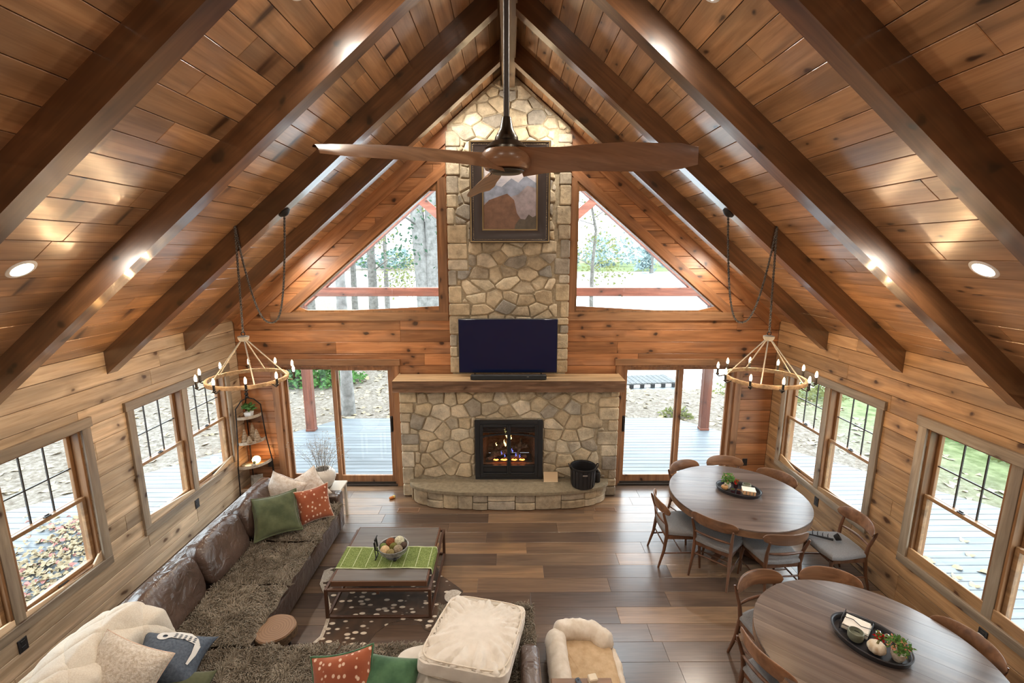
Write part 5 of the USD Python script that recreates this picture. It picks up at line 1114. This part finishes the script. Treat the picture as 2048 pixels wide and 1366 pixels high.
# coffee table, runner and bowl
M |= dict(ctop=wood('coffee_top', [(.10, .085, .072), (.14, .12, .102), (.18, .155, .135)], X, .32, .05, 0, grain=.6), cframe=plain('coffee_frame', (.085, .038, .020), .4, 0, .5), cedge=plain('coffee_edge', (.15, .07, .038), .4, 0, .5), runner=mottled('green_runner', (.12, .165, .045), (.25, .31, .11), 70, .95, .5, .004, .1), stripe=plain('runner_stripe', (.52, .58, .34), .95), galv=mottled('galvanised', (.22, .22, .215), (.40, .40, .39), 30, .5, .2, .003, .5, metal=.6))
ct = thing('coffee_table', 'rectangular coffee table with a dark top on an open brown metal frame', 'table', (-1.338, 4.74, 0))
obj('top', bx((-.485, -.476, .345), (.491, .476, .4055), .003), M['ctop'], ct); obj('edge_band', cat_([bx((-.497, -.488, .345), (-.485, .488, .405)), bx((.491, -.488, .345), (.503, .488, .405)), bx((-.485, -.488, .345), (.491, -.476, .405)), bx((-.485, .476, .345), (.491, .488, .405))]), M['cedge'], ct)
for sx in (-1, 1):
    for sy in (-1, 1): obj('leg', bx((sx * .535 - .016, sy * .52 - .016, .0), (sx * .535 + .016, sy * .52 + .016, .345), .003), M['cframe'], ct)
for sy in (-1, 1):
    for z in (.012, .330): obj('rail', bx((-.519, sy * .52 - .014, z - .012), (.519, sy * .52 + .014, z + .014), .003), M['cframe'], ct)
    obj('brace', bx((-.015, sy * .52 - .010, .285), (.015, sy * .52 + .010, .318), .003), M['cframe'], ct)
for sx in (-1, 1):
    for z in (.012, .330): obj('rail', bx((sx * .535 - .014, -.504, z - .012), (sx * .535 + .014, .504, z + .014), .003), M['cframe'], ct)
rn = thing('table_runner', 'bright green striped table runner with pale stitched edges across the coffee table', 'runner', (-1.338, 4.635, 0))
def rsurf(y0, y1, lift=0.0, x0=-.60, x1=.60):
    def f(u, v):
        s = x0 + (x1 - x0) * u; y = y0 + (y1 - y0) * v + .006 * np.sin(s * 8)
        edge = .512; over = np.maximum(np.abs(s) - edge, 0)
        x = np.sign(s) * np.minimum(np.abs(s), edge + .012 * (over > 0) + over * .1); z = .4105 - np.clip(over * 1.3 - .004, 0, 1) + lift + .002 * np.sin(s * 31 + v * 5)
        return x, y, z
    return f
obj('cloth', solid_sheet(grid(90, 12, rsurf(-.19, .185, 0, -.545, .625)), .004), M['runner'], rn, True)
for k in range(8):
    xk = -.47 + .135 * k; f0 = rsurf(-.17, .165, .003)
    obj('stripe', T(bx((xk - .0035, -.165, .4118), (xk + .0035, .165, .4132), .0005)), M['stripe'], rn)
obj('stitched_hem', cat_([solid_sheet(grid(90, 3, rsurf(y0, y1, .0025, -.545, .625)), .003) for y0, y1 in ((-.192, -.178), (.173, .187))]), M['stripe'], rn, True)
bw = thing('pedestal_bowl', 'galvanised oval bowl on a footed stand with a black side handle', 'bowl', (-1.265, 4.63, .414))
obj('bowl', lathe([(0, .075), (.10, .075), (.152, .095), (.160, .145), (.166, .148), (.164, .153), (.152, .148), (.142, .10), (.09, .084), (0, .084)], 40), M['galv'], bw, 35)
obj('stand', lathe([(0, .018), (.085, .018), (.085, .026), (.03, .036), (.022, .06), (.05, .076), (0, .076)], 28), M['galv'], bw, 35)
for k in range(3): an = -1.2 + k * 2 * PI / 3; obj('foot', T(trimesh.creation.icosphere(2, .020), (.075 * math.cos(an), .075 * math.sin(an), .018)), M['iron'], bw, True)
obj('handle', cat_([tube([(-.150, s * .035, .10), (-.185, s * .038, .11), (-.195, s * .035, .20), (-.192, s * .02, .235)], .006, 7) for s in (-1, 1)] + [tube([(-.192, -.045, .235), (-.192, .045, .235)], .008, 7), tube([(-.19, -.037, .02), (-.205, -.037, .20)], .005, 6), tube([(-.19, .037, .02), (-.205, .037, .20)], .005, 6), tube([(-.192, -.06, .008), (-.192, .06, .008)], .007, 6)]), M['black'], bw, True)
balls = [((-.075, -.075, .135), .052, 'tan_ball', (.62, .44, .24), 'cream-tan'), ((.065, -.062, .137), .050, 'taupe_ball', (.30, .24, .16), 'taupe'), ((-.045, .055, .140), .054, 'rust_ball', (.22, .075, .03), 'rust-brown'), ((.050, .070, .150), .056, 'pale_ball', (.58, .56, .40), 'pale cream and green'), ((.0, .0, .125), .046, 'moss_ball', (.16, .15, .04), 'moss-green'), ((-.005, -.105, .125), .042, 'olive_ball', (.24, .19, .08), 'olive-brown'), ((.112, .02, .128), .040, 'dark_ball', (.09, .06, .045), 'dark brown'), ((-.112, .0, .128), .040, 'green_ball', (.16, .20, .06), 'mossy')]
for c, r, nm, col, w_ in balls:
    m = trimesh.creation.icosphere(3, r); v = np.array(m.vertices); v *= (1 + .05 * (meshkit.fbm(v * 60, 2, 3) - .5))[:, None]
    tag(obj('decorative_ball', T(trimesh.Trimesh(v, m.faces, process=False), np.array(c) + [-1.265, 4.63, .414]), mottled(nm, tuple(np.array(col) * .65), tuple(np.array(col) * 1.15), 60, .9, .5, .004), smooth=True), f'{w_} decorative ball in the galvanised bowl', 'ball', 'balls in the bowl')

# hide rug
hp = Polygon([(-2.20, 4.95), (-2.16, 4.72), (-2.02, 4.52), (-1.90, 4.30), (-1.87, 4.12), (-1.86, 3.98), (-1.92, 3.86), (-2.00, 3.68), (-1.93, 3.58), (-1.70, 3.66), (-1.48, 3.70), (-1.38, 3.84), (-1.32, 4.02), (-1.22, 4.14), (-1.02, 4.20), (-.90, 4.17), (-.84, 4.06), (-.74, 4.02), (-.70, 4.16), (-.62, 4.40), (-.50, 4.60), (-.60, 4.70), (-.78, 4.86), (-.90, 5.10), (-1.10, 5.30), (-1.40, 5.36), (-1.70, 5.26), (-1.92, 5.14), (-2.06, 5.06)]).buffer(.03).buffer(-.03)
hr = thing('hide_rug', 'white-spotted brown deer-hide rug lying under the coffee table', 'rug')
obj('hide', prism(hp, .006, .0), M['hide'], hr); rim = hp - hp.buffer(-.035)
obj('pale_edge', prism(rim & sbox(-2.3, 3.9, -1.80, 5.0), .003, .0055), M['sherpa'], hr)
for g_ in (el(-1.88, 3.74, .17, .13), el(-.60, 4.52, .10, .10), el(-2.12, 4.85, .07, .10)): obj('pale_belly', prism(g_ & hp, .0035, .0055), M['sherpa'], hr)

# stump side table
M['ringwood'] = mat('growth_rings', {'tc': ('texture_coordinate', {}), 'w': ('wave_texture', {'wave_type': 'rings', 'rings_direction': 'z', 'scale': 14, 'distortion': 2.5, 'detail': 3}), 'r': ('rgb_ramp', {'ramp': [(0, (.185, .10, .052)), (.6, (.22, .125, .066)), (1, (.245, .143, .078))]}), 'p': ('principled_bsdf', {'roughness': .45})},
    [('tc.object', 'w.vector'), ('w.fac', 'r.fac'), ('r.color', 'p.base_color')])
sp = thing('stump_table', 'round log-slice side table tucked in the sofa corner', 'table', (-2.07, 3.60, 0))
th = np.linspace(0, 2 * PI, 60, endpoint=False); rad = .172 * (1 + .03 * np.sin(3 * th + 1) + .015 * np.sin(7 * th))
disc = Polygon(np.column_stack([rad * np.cos(th), rad * np.sin(th)]))
obj('top', cat_([prism(disc.buffer(-.012), .006, .448), prism(disc.buffer(-.006), .078, .37)]), M['ringwood'], sp); obj('bark', prism(disc - disc.buffer(-.012), .072, .372), mottled('dark_bark', (.06, .035, .02), (.13, .08, .045), 40, .95, .8, .01), sp)
for k in range(3): a = k * 2 * PI / 3 + .5; obj('leg', cyl((.12 * math.cos(a), .12 * math.sin(a), 0), (.09 * math.cos(a), .09 * math.sin(a), .37), .013, .016, 8), M['black'], sp, True)

# end table and vase behind the far arm
M |= dict(cream=plain('cream_laminate', (.60, .54, .45), .5), glaze=mottled('white_glaze', (.62, .57, .50), (.72, .68, .62), 10, .25, .05, .004, .5), clay=plain('raw_clay', (.20, .16, .12), .8), twig=plain('silver_twig', (.30, .28, .26), .8), bud=plain('pale_bud', (.52, .50, .46), .8))
et = thing('end_table', 'small cream end table behind the far sofa arm', 'table', (-2.47, 6.06, 0))
obj('top', bx((-.25, -.17, .50), (.16, .14, .53), .006), M['cream'], et)
for sx in (-.22, .13):
    for sy in (-.14, .11): obj('leg', bx((sx - .017, sy - .017, 0), (sx + .017, sy + .017, .50), .003), M['cream'], et)
vs = thing('vase', 'fat white glazed vase with a bare clay foot on the end table', 'vase', (-2.575, 5.985, .53))
obj('body', lathe([(.115, .035), (.155, .09), (.178, .16), (.170, .225), (.13, .275), (.095, .285), (.088, .278), (.12, .265), (.155, .22), (.163, .16), (.14, .09), (.10, .045)], 40), M['glaze'], vs, 50)
obj('foot', lathe([(0, 0), (.10, 0), (.122, .03), (.132, .052), (.116, .038), (.0, .03)], 40), M['clay'], vs, 40)
tw = thing('twig_bouquet', 'wispy bare twigs with pale buds in the white vase', 'branches', (-2.575, 5.985, .66)); r_ = np.random.default_rng(91); tm, bd = [], []
for k in range(46):
    a = r_.uniform(0, 2 * PI); sp_ = r_.uniform(.05, .42); h = r_.uniform(.28, .56) * (1 - .3 * sp_); e = np.array([sp_ * math.cos(a), sp_ * math.sin(a) * .8, .13 + h]); mid = e * [.45, .45, .55] + r_.normal(size=3) * .02
    s0 = np.array([.06 * math.cos(a), .06 * math.sin(a), .0]); tm.append(tube([s0, mid, e], [.0026, .002, .001], 4))
    for j in range(5):
        p = mid + (e - mid) * r_.uniform(.2, 1); q = p + r_.normal(size=3) * [.06, .06, .04]; tm.append(tube([p, q], [.0014, .0008], 3)); bd.append(T(trimesh.creation.icosphere(0, .0055), q))
obj('stems', cat_(tm), M['twig'], tw); tag(obj('buds', cat_(bd), M['bud'], tw), kind='stuff')
# ---------------------------------------------------------------- ceiling fan
M |= dict(blade=wood('fan_blade', [(.20, .10, .05), (.28, .15, .08), (.36, .20, .11)], X, .3, 0, 0, grain=.8), blade_edge=plain('blade_edge', (.05, .03, .02), .3), gun=plain('gunmetal', (.10, .09, .075), .28, 1.0))
fz, fy, fx = 4.165, 2.37, .006
fan = thing('ceiling_fan', 'three-bladed wooden ceiling fan hanging from the ridge on a long dark rod', 'ceiling fan', (fx, fy, fz))
obj('downrod', cyl((0, 0, .16), (0, 0, 6.0 - fz - .06), .0145, .0145, 14), M['bronze'], fan, True)
obj('canopy', lathe([(0, 6.0 - fz), (.075, 6.0 - fz), (.075, 6.0 - fz - .03), (.03, 6.0 - fz - .09), (0, 6.0 - fz - .09)], 28), M['bronze'], fan, 40)
obj('motor_collar', lathe([(.018, .21), (.022, .21), (.034, .155), (.052, .125), (.055, .12), (.058, .105), (.088, .085), (.108, .066), (.108, .05), (0, .05)], 36), M['gun'], fan, 40)
obj('hub', lathe([(0, .06), (.105, .06), (.125, .035), (.125, .0), (.105, -.028), (.0, -.036)], 40), M['blade'], fan, 45)
obj('light_cap', lathe([(0, -.030), (.085, -.028), (.088, -.036), (.07, -.046), (.0, -.050)], 36), M['gun'], fan, 45)
for ang in (214, 338, 104):
    a = math.radians(ang)
    def bl(u, v, sg):
        s = .06 + .81 * u; w = np.interp(s, [.06, .16, .30, .60, .80, .87, .89], [.095, .088, .085, .108, .098, .066, .025]); off = np.interp(s, [.06, .3, .7, .89], [.0, .0, -.012, -.04])
        c = (v - .5) * 2; tw = -np.interp(s, [.06, .2, .89], [math.radians(36), math.radians(30), math.radians(20)])
        yy = c * w + off; zz = .002 + .012 * (1 - c * c) - .050 * u ** 2.0; th = .006 * (1 - np.abs(c) ** 4)
        y2 = yy * np.cos(tw) - (zz * 0) ; z2 = zz + yy * np.sin(tw) + sg * th
        return s, y2, z2
    A, B = grid(40, 13, lambda u, v: bl(u, v, 1)), grid(40, 13, lambda u, v: bl(u, v, -1)); B.invert(); m = cat_([A, B])
    obj('blade', T(m, (0, 0, .0), rzm(a)), M['blade'], fan, True)

# ---------------------------------------------------------------- wagon-wheel chandeliers on swagged cord
M['hubwhite'] = plain('weathered_white', (.27, .26, .235), .6)
M['chwood'] = mottled('weathered_wood_ring', (.10, .07, .045), (.19, .14, .095), 30, .7, .4, .004)
def chandelier(lab, x, y, s):
    t = thing('chandelier', lab, 'chandelier', (x, y, 2.452), group='ring chandeliers')
    obj('ring', lathe([(.362, -.018), (.388, -.018), (.390, .020), (.360, .020), (.362, -.018)], 64), M['chwood'], t, 40)
    obj('hub', lathe([(0, .40), (.035, .40), (.052, .425), (.055, .45), (.03, .458), (0, .46)], 24), M['hubwhite'], t, 40)
    obj('loop', T(tube([(.02 * math.cos(q), 0, .02 * math.sin(q)) for q in np.linspace(0, 2 * PI, 14, endpoint=False)], .004, 6, True), (0, 0, .478)), M['iron'], t, True)
    for k in range(5): a = .35 + k * 2 * PI / 5; obj('rod', cyl((.03 * math.cos(a), .03 * math.sin(a), .41), (.372 * math.cos(a), .372 * math.sin(a), .012), .0065, .0065, 8), M['hubwhite'], t, True)
    for k in range(10):
        a = .16 + k * 2 * PI / 10; e = np.array([math.cos(a), math.sin(a)])
        c = group_part('candle', t)
        obj('arm', tube([(*(e * .385), -.012), (*(e * .44), -.03), (*(e * .455), -.018), (*(e * .455), .012)], .006, 6), M['iron'], c, True)
        obj('sleeve', T(lathe([(0, .0), (.016, .0), (.018, .012), (.011, .016), (.011, .072), (0, .072)], 14), (*(e * .455), -.012)), M['iron'], c, 40)
        obj('bulb', T(lathe([(0, .070), (.009, .072), (.0135, .088), (.0125, .112), (.006, .132), (0, .140)], 12), (*(e * .455), -.012)), M['bulb'], c, True)
    return t
def twisted(P, n, r, turns):
    P = np.array(P, float); d = np.concatenate([[0], np.cumsum(np.linalg.norm(np.diff(P, axis=0), axis=1))]); q = np.linspace(0, d[-1], n); C = np.stack([np.interp(q, d, P[:, k]) for k in range(3)], 1)
    for _ in range(3): C[1:-1] = (C[:-2] + 2 * C[1:-1] + C[2:]) / 4
    tt = np.gradient(C, axis=0); tt /= np.linalg.norm(tt, axis=1, keepdims=True); a = np.cross(tt, [0, 1., 0.02]); a /= np.linalg.norm(a, axis=1, keepdims=True); b = np.cross(tt, a)
    ph = q * turns * 2 * PI
    return [tube(C + r * (np.cos(ph + o)[:, None] * a + np.sin(ph + o)[:, None] * b), r * .95, 6) for o in (0, PI)]
for s, side in ((-1, 'left, above the sofa'), (1, 'right, above the dining tables')):
    x, y = s * 2.715, 4.70
    chandelier(f'round candle-bulb chandelier on the {side}', x, y, s)
    hk = np.array([s * 2.70, 4.73, 4.01]); cp = np.array([s * 2.238, 4.815, roof_z(2.238) - BD * RISE])
    cd = thing('swag_cable', f'twisted dark cord swagged from a rafter to the chandelier on the {side.split(",")[0]}', 'cord', group='chandelier cords')
    drop = [hk, (s * 2.705, 4.715, 3.5), (x, y, 2.94)]
    qs = np.linspace(0, 1, 24); lowz = 3.03
    swag = [hk + (cp - hk) * q + np.array([s * -.02 * math.sin(PI * q), 0, 0]) for q in qs]
    for i, q in enumerate(qs):
        za = hk[2] + (lowz - hk[2]) * (1 - abs(2 * min(q, .5) - 1) ** 2.6) if q < .5 else cp[2] - .03 + (lowz - cp[2] + .03) * (1 - abs(2 * q - 1) ** 2.6)
        swag[i][2] = za
    for m in twisted(drop, 90, .0065, 16): obj('strand', m, M['cord'], cd, True)
    for m in twisted(swag, 130, .0065, 16): obj('strand', m, M['cord'], cd, True)
    obj('hook', tube([hk + [0, 0, .10], hk + [0, 0, .03], hk + [s * .02, 0, -.005], hk + [0, 0, -.02], hk + [-s * .015, 0, .0]], .005, 6), M['iron'], cd, True)
    fr = ROOFL if s < 0 else ROOFR; n_ = fr[3]; e1 = fr[1]
    obj('canopy', T(lathe([(0, -.004), (.062, -.004), (.062, .010), (.03, .034), (.010, .040), (0, .040)], 28), cp, np.column_stack([e1, np.cross(n_, e1), n_])), M['iron'], cd, 40)

# ---------------------------------------------------------------- corner shelf
cs = thing('corner_shelf', 'four-tier black iron corner shelf with rounded wooden trays', 'shelf', (-4.13, 6.98, 0))
M |= dict(tray_wood=wood('shelf_wood', [(.16, .08, .04), (.24, .13, .065), (.31, .18, .10)], X, .5, 0, .0), whitewash=mottled('whitewashed_rim', (.34, .27, .20), (.48, .41, .33), 25, .8, .3))
def sector(r, a0=-PI / 2 - .10, a1=.10, n=26): return Polygon([(0, 0)] + [(r * math.cos(a), r * math.sin(a)) for a in np.linspace(a0, a1, n)])
tiers = [(.11, .335), (.475, .320), (.845, .265), (1.245, .235)]
for z, r in tiers:
    tr = group_part('tier', cs)
    obj('shelf_board', prism(sector(r), .015, z), M['tray_wood'], tr); obj('rim', prism(sector(r + .008) - sector(r - .004).buffer(.002), .045, z - .006), M['whitewash'], tr)
rods = {}
for a in (-PI / 2 - .04, .04):
    P = [((r + .012) * math.cos(a), (r + .012) * math.sin(a), z + .02) for z, r in tiers]; P = [(.36 * math.cos(a), .36 * math.sin(a), 0)] + P
    top = np.array([.10, -.10, 1.56]); P += [np.array(P[-1]) * [.97, .97, 1] + [0, 0, .15], np.array([.5 * P[-1][0] + .05, .5 * P[-1][1] - .05, 1.52]), top]
    obj('pole', tube(P, .009, 8), M['iron'], cs, True)
obj('pole', tube([(.02, -.02, 0), (.02, -.02, 1.42), (.06, -.06, 1.53), (.10, -.10, 1.56)], .009, 8), M['iron'], cs, True)
obj('finial', T(lathe([(0, 0), (.018, 0), (.03, .02), (.014, .04), (.028, .065), (.022, .09), (0, .10)], 16), (.10, -.10, 1.55)), M['iron'], cs, 40)
P0 = np.array([-4.13, 6.98, 0])
po = thing('potted_plant', 'green leafy plant in a square white pot on the top shelf tier', 'plant', P0 + [.115, -.115, 1.26])
obj('pot', hull([(sx * w, sy * w, z) for sx in (-1, 1) for sy in (-1, 1) for z, w in ((0, .042), (.075, .052))]), M['white'], po)
r_ = np.random.default_rng(95); lv = []
for k in range(22):
    a = r_.uniform(0, 2 * PI); e = r_.uniform(.2, 1.1); L = r_.uniform(.06, .09); base = np.array([.06 * math.cos(a) * r_.uniform(.3, 1), .06 * math.sin(a) * r_.uniform(.3, 1), .10 + r_.uniform(0, .08)])
    m = grid(5, 5, lambda u, v: (L * u, L * .38 * np.sin(PI * u) * (v * 2 - 1), .02 * u * (1 - u) * 2 - .015 * (v * 2 - 1) ** 2)); lv.append(T(m, base, rzm(a) @ ry(-e * .5)))
for m in lv: obj('leaf', m, M['leaf_green'], po, True)
obj('stems', cat_([tube([(0, 0, .07), (q.mean(0) * .6 + [0, 0, .03]) if False else (0.5 * q[0][0], .5 * q[0][1], .11), q[0]], [.003, .002, .0015], 4) for q in (np.array(m.vertices) for m in lv)]), M['herb'], po)
M['carved'] = mottled('carved_wood', (.22, .15, .09), (.36, .26, .17), 40, .85, .5, .006)
for k, (dx, dy, h, w, lab) in enumerate([(.055, -.19, .24, .050, 'tall slim carved wooden tree at the left of the second shelf tier'), (.12, -.08, .29, .066, 'tallest carved wooden tree at the back of the second shelf tier'), (.20, -.115, .20, .058, 'medium carved wooden tree at the right of the second shelf tier'), (.13, -.205, .12, .045, 'smallest carved wooden tree at the front of the second shelf tier')]):
    t = thing('wooden_tree', lab, 'tree ornament', P0 + [dx, dy, .860], group='carved trees on the corner shelf')
    pf = [(0, 0), (w, 0)]; n_ = 6
    for j in range(n_): f0, f1 = 1 - j / n_, 1 - (j + 1) / n_; pf += [(w * f0, h * (j + .35) / n_ * .98 + .004), (w * f1 + .010 * (j < n_ - 1), h * (j + 1) / n_)]
    obj('tree_body', lathe(pf + [(0, h + .004)], 10), M['carved'], t, 20)
    obj('base_disc', lathe([(0, -.0005), (w * 1.02, -.0005), (w * 1.02, .010), (0, .010)], 16), M['tray_wood'], t, 30)
M['moon'] = emit('lit_lamp_shade', (1.0, .50, .16), 16.0)
ml = thing('accent_lamp', 'small glowing round lamp on the third shelf tier', 'lamp', P0 + [.18, -.16, .490])
obj('globe', T(trimesh.creation.icosphere(3, .062), (0, 0, .075)), M['moon'], ml, True); obj('stand', lathe([(0, 0), (.045, 0), (.04, .012), (.02, .018), (0, .018)], 20), M['tray_wood'], ml, 30)
bd_ = thing('bird_figurine', 'little dark-headed bird figurine in front of the glowing shelf lamp', 'figurine', P0 + [.185, -.25, .490])
obj('body', T(cushion(.075, .05, .05, 2.2, seed=3, amp=0), (0, 0, .026)), M['whitewash'], bd_, True); obj('head', T(trimesh.creation.icosphere(2, .022), (.010, 0, .068)), M['stem'], bd_, True); obj('beak', cyl((.028, 0, .068), (.048, 0, .064), .006, .002, 6), M['edge'], bd_)
pl_ = thing('plate', 'oval green-rimmed plate lying at the left of the third shelf tier', 'plate', P0 + [.085, -.235, .490])
obj('dish', T(lathe([(0, .004), (.05, .004), (.085, .018), (.088, .022), (.05, .010), (0, .010)], 30), s=(1.0, .72, 1)), M['sage'], pl_, 40); obj('well', T(lathe([(0, .0105), (.05, .0105), (.052, .012), (0, .012)], 24), s=(1.0, .72, 1)), M['white'], pl_)
pfm = thing('photo_frame', 'grey wooden photo frame with a pale card on the bottom shelf tier', 'picture frame', P0 + [.175, -.20, .126], .5, rot=rzm(.35) @ rx(-.22))
obj('frame', cat_([bx((-.085, -.010, 0), (-.045, .010, .19)), bx((.045, -.010, 0), (.085, .010, .19)), bx((-.045, -.010, .15), (.045, .010, .19)), bx((-.045, -.010, 0), (.045, .010, .035))]), mottled('grey_weathered', (.16, .15, .13), (.30, .28, .25), 20, .8, .3), pfm); obj('card', bx((-.05, -.006, .03), (.05, .004, .155)), M['hubwhite'], pfm)
ch_ = thing('charger', 'black plug-in adapter with a hanging cable on the wall beside the corner shelf', 'adapter', (-3.835, 7.026, .36))
obj('box', bx((-.035, -.045, 0), (.035, .0, .11), .008), M['black'], ch_); obj('cable', tube([(.02, -.02, .0), (.03, -.03, -.12), (-.01, -.02, -.24), (-.05, -.01, -.34)], .004, 6), M['black'], ch_, True)

# ---------------------------------------------------------------- outlets, floor vents, odds and ends
def outlet(lab, fr, u, v, plug=False):
    t = thing('outlet', lab, 'outlet', frame_pts(fr, [[u, v, 0.0]])[0], rot=np.column_stack([fr[1], fr[2], np.cross(fr[1], fr[2])]) , group='black wall outlets')
    sg = 1 if np.dot(np.cross(fr[1], fr[2]), fr[3]) > 0 else -1
    obj('cover_plate', bx((-.04, -.062, 0), (.04, .062, sg * .008), .003), M['black'], t)
    for z in (-.026, .026): obj('socket', bx((-.018, z - .015, sg * .006), (.018, z + .015, sg * .0105), .003), M['insert'], t)
    if plug: obj('night_light', bx((-.03, -.05, sg * .0106), (.03, .015, sg * .05), .008), M['white'], t)
outlet('black wall outlet low on the left wall nearest the camera', LEFT, 3.49, .394)
outlet('black wall outlet on the left wall under the far pair of windows', LEFT, 5.78, .413)
outlet('black wall outlet on the right wall under the far pair of windows', RIGHT, 5.76, .424)
outlet('black wall outlet with a white plug-in on the right wall near the front table', RIGHT, 3.51, .414, True)
outlet('black wall outlet on the far wall right of the right sliding door', FAR, 3.877, .394)
for s, side, x in ((-1, 'left', -1.472), (1, 'right', 1.445)):
    t = thing('floor_vent', f'wooden floor register in the planks just {side} of the hearth', 'vent', (x, 6.29, 0), group='floor registers')
    obj('frame', cat_([bx((-.165, -.065, 0), (.165, -.047, .006)), bx((-.165, .047, 0), (.165, .065, .006)), bx((-.165, -.047, 0), (-.145, .047, .006)), bx((.145, -.047, 0), (.165, .047, .006))]), M['edge'], t); obj('grate_backing', bx((-.146, -.048, .0002), (.146, .048, .0015), .0005), M['dark_gap'], t)
    for k in range(9): obj('slat', bx((-.145, -.043 + .0105 * k, .001), (.145, -.038 + .0105 * k, .005), .0005), M['tray_wood'], t)
ty = thing('dog_toy', 'tiny orange and yellow chew toy on the floor by the left sliding door', 'toy', (-1.80, 6.62, 0), .5)
obj('body', T(cushion(.09, .05, .04, 2.5, seed=2, amp=.004, freq=20), (0, 0, .021)), plain('toy_orange', (.62, .22, .05), .7), ty, True); obj('end', T(cushion(.04, .055, .045, 2.5, seed=4, amp=.003, freq=20), (.035, .005, .024)), plain('toy_yellow', (.66, .50, .16), .7), ty, True)
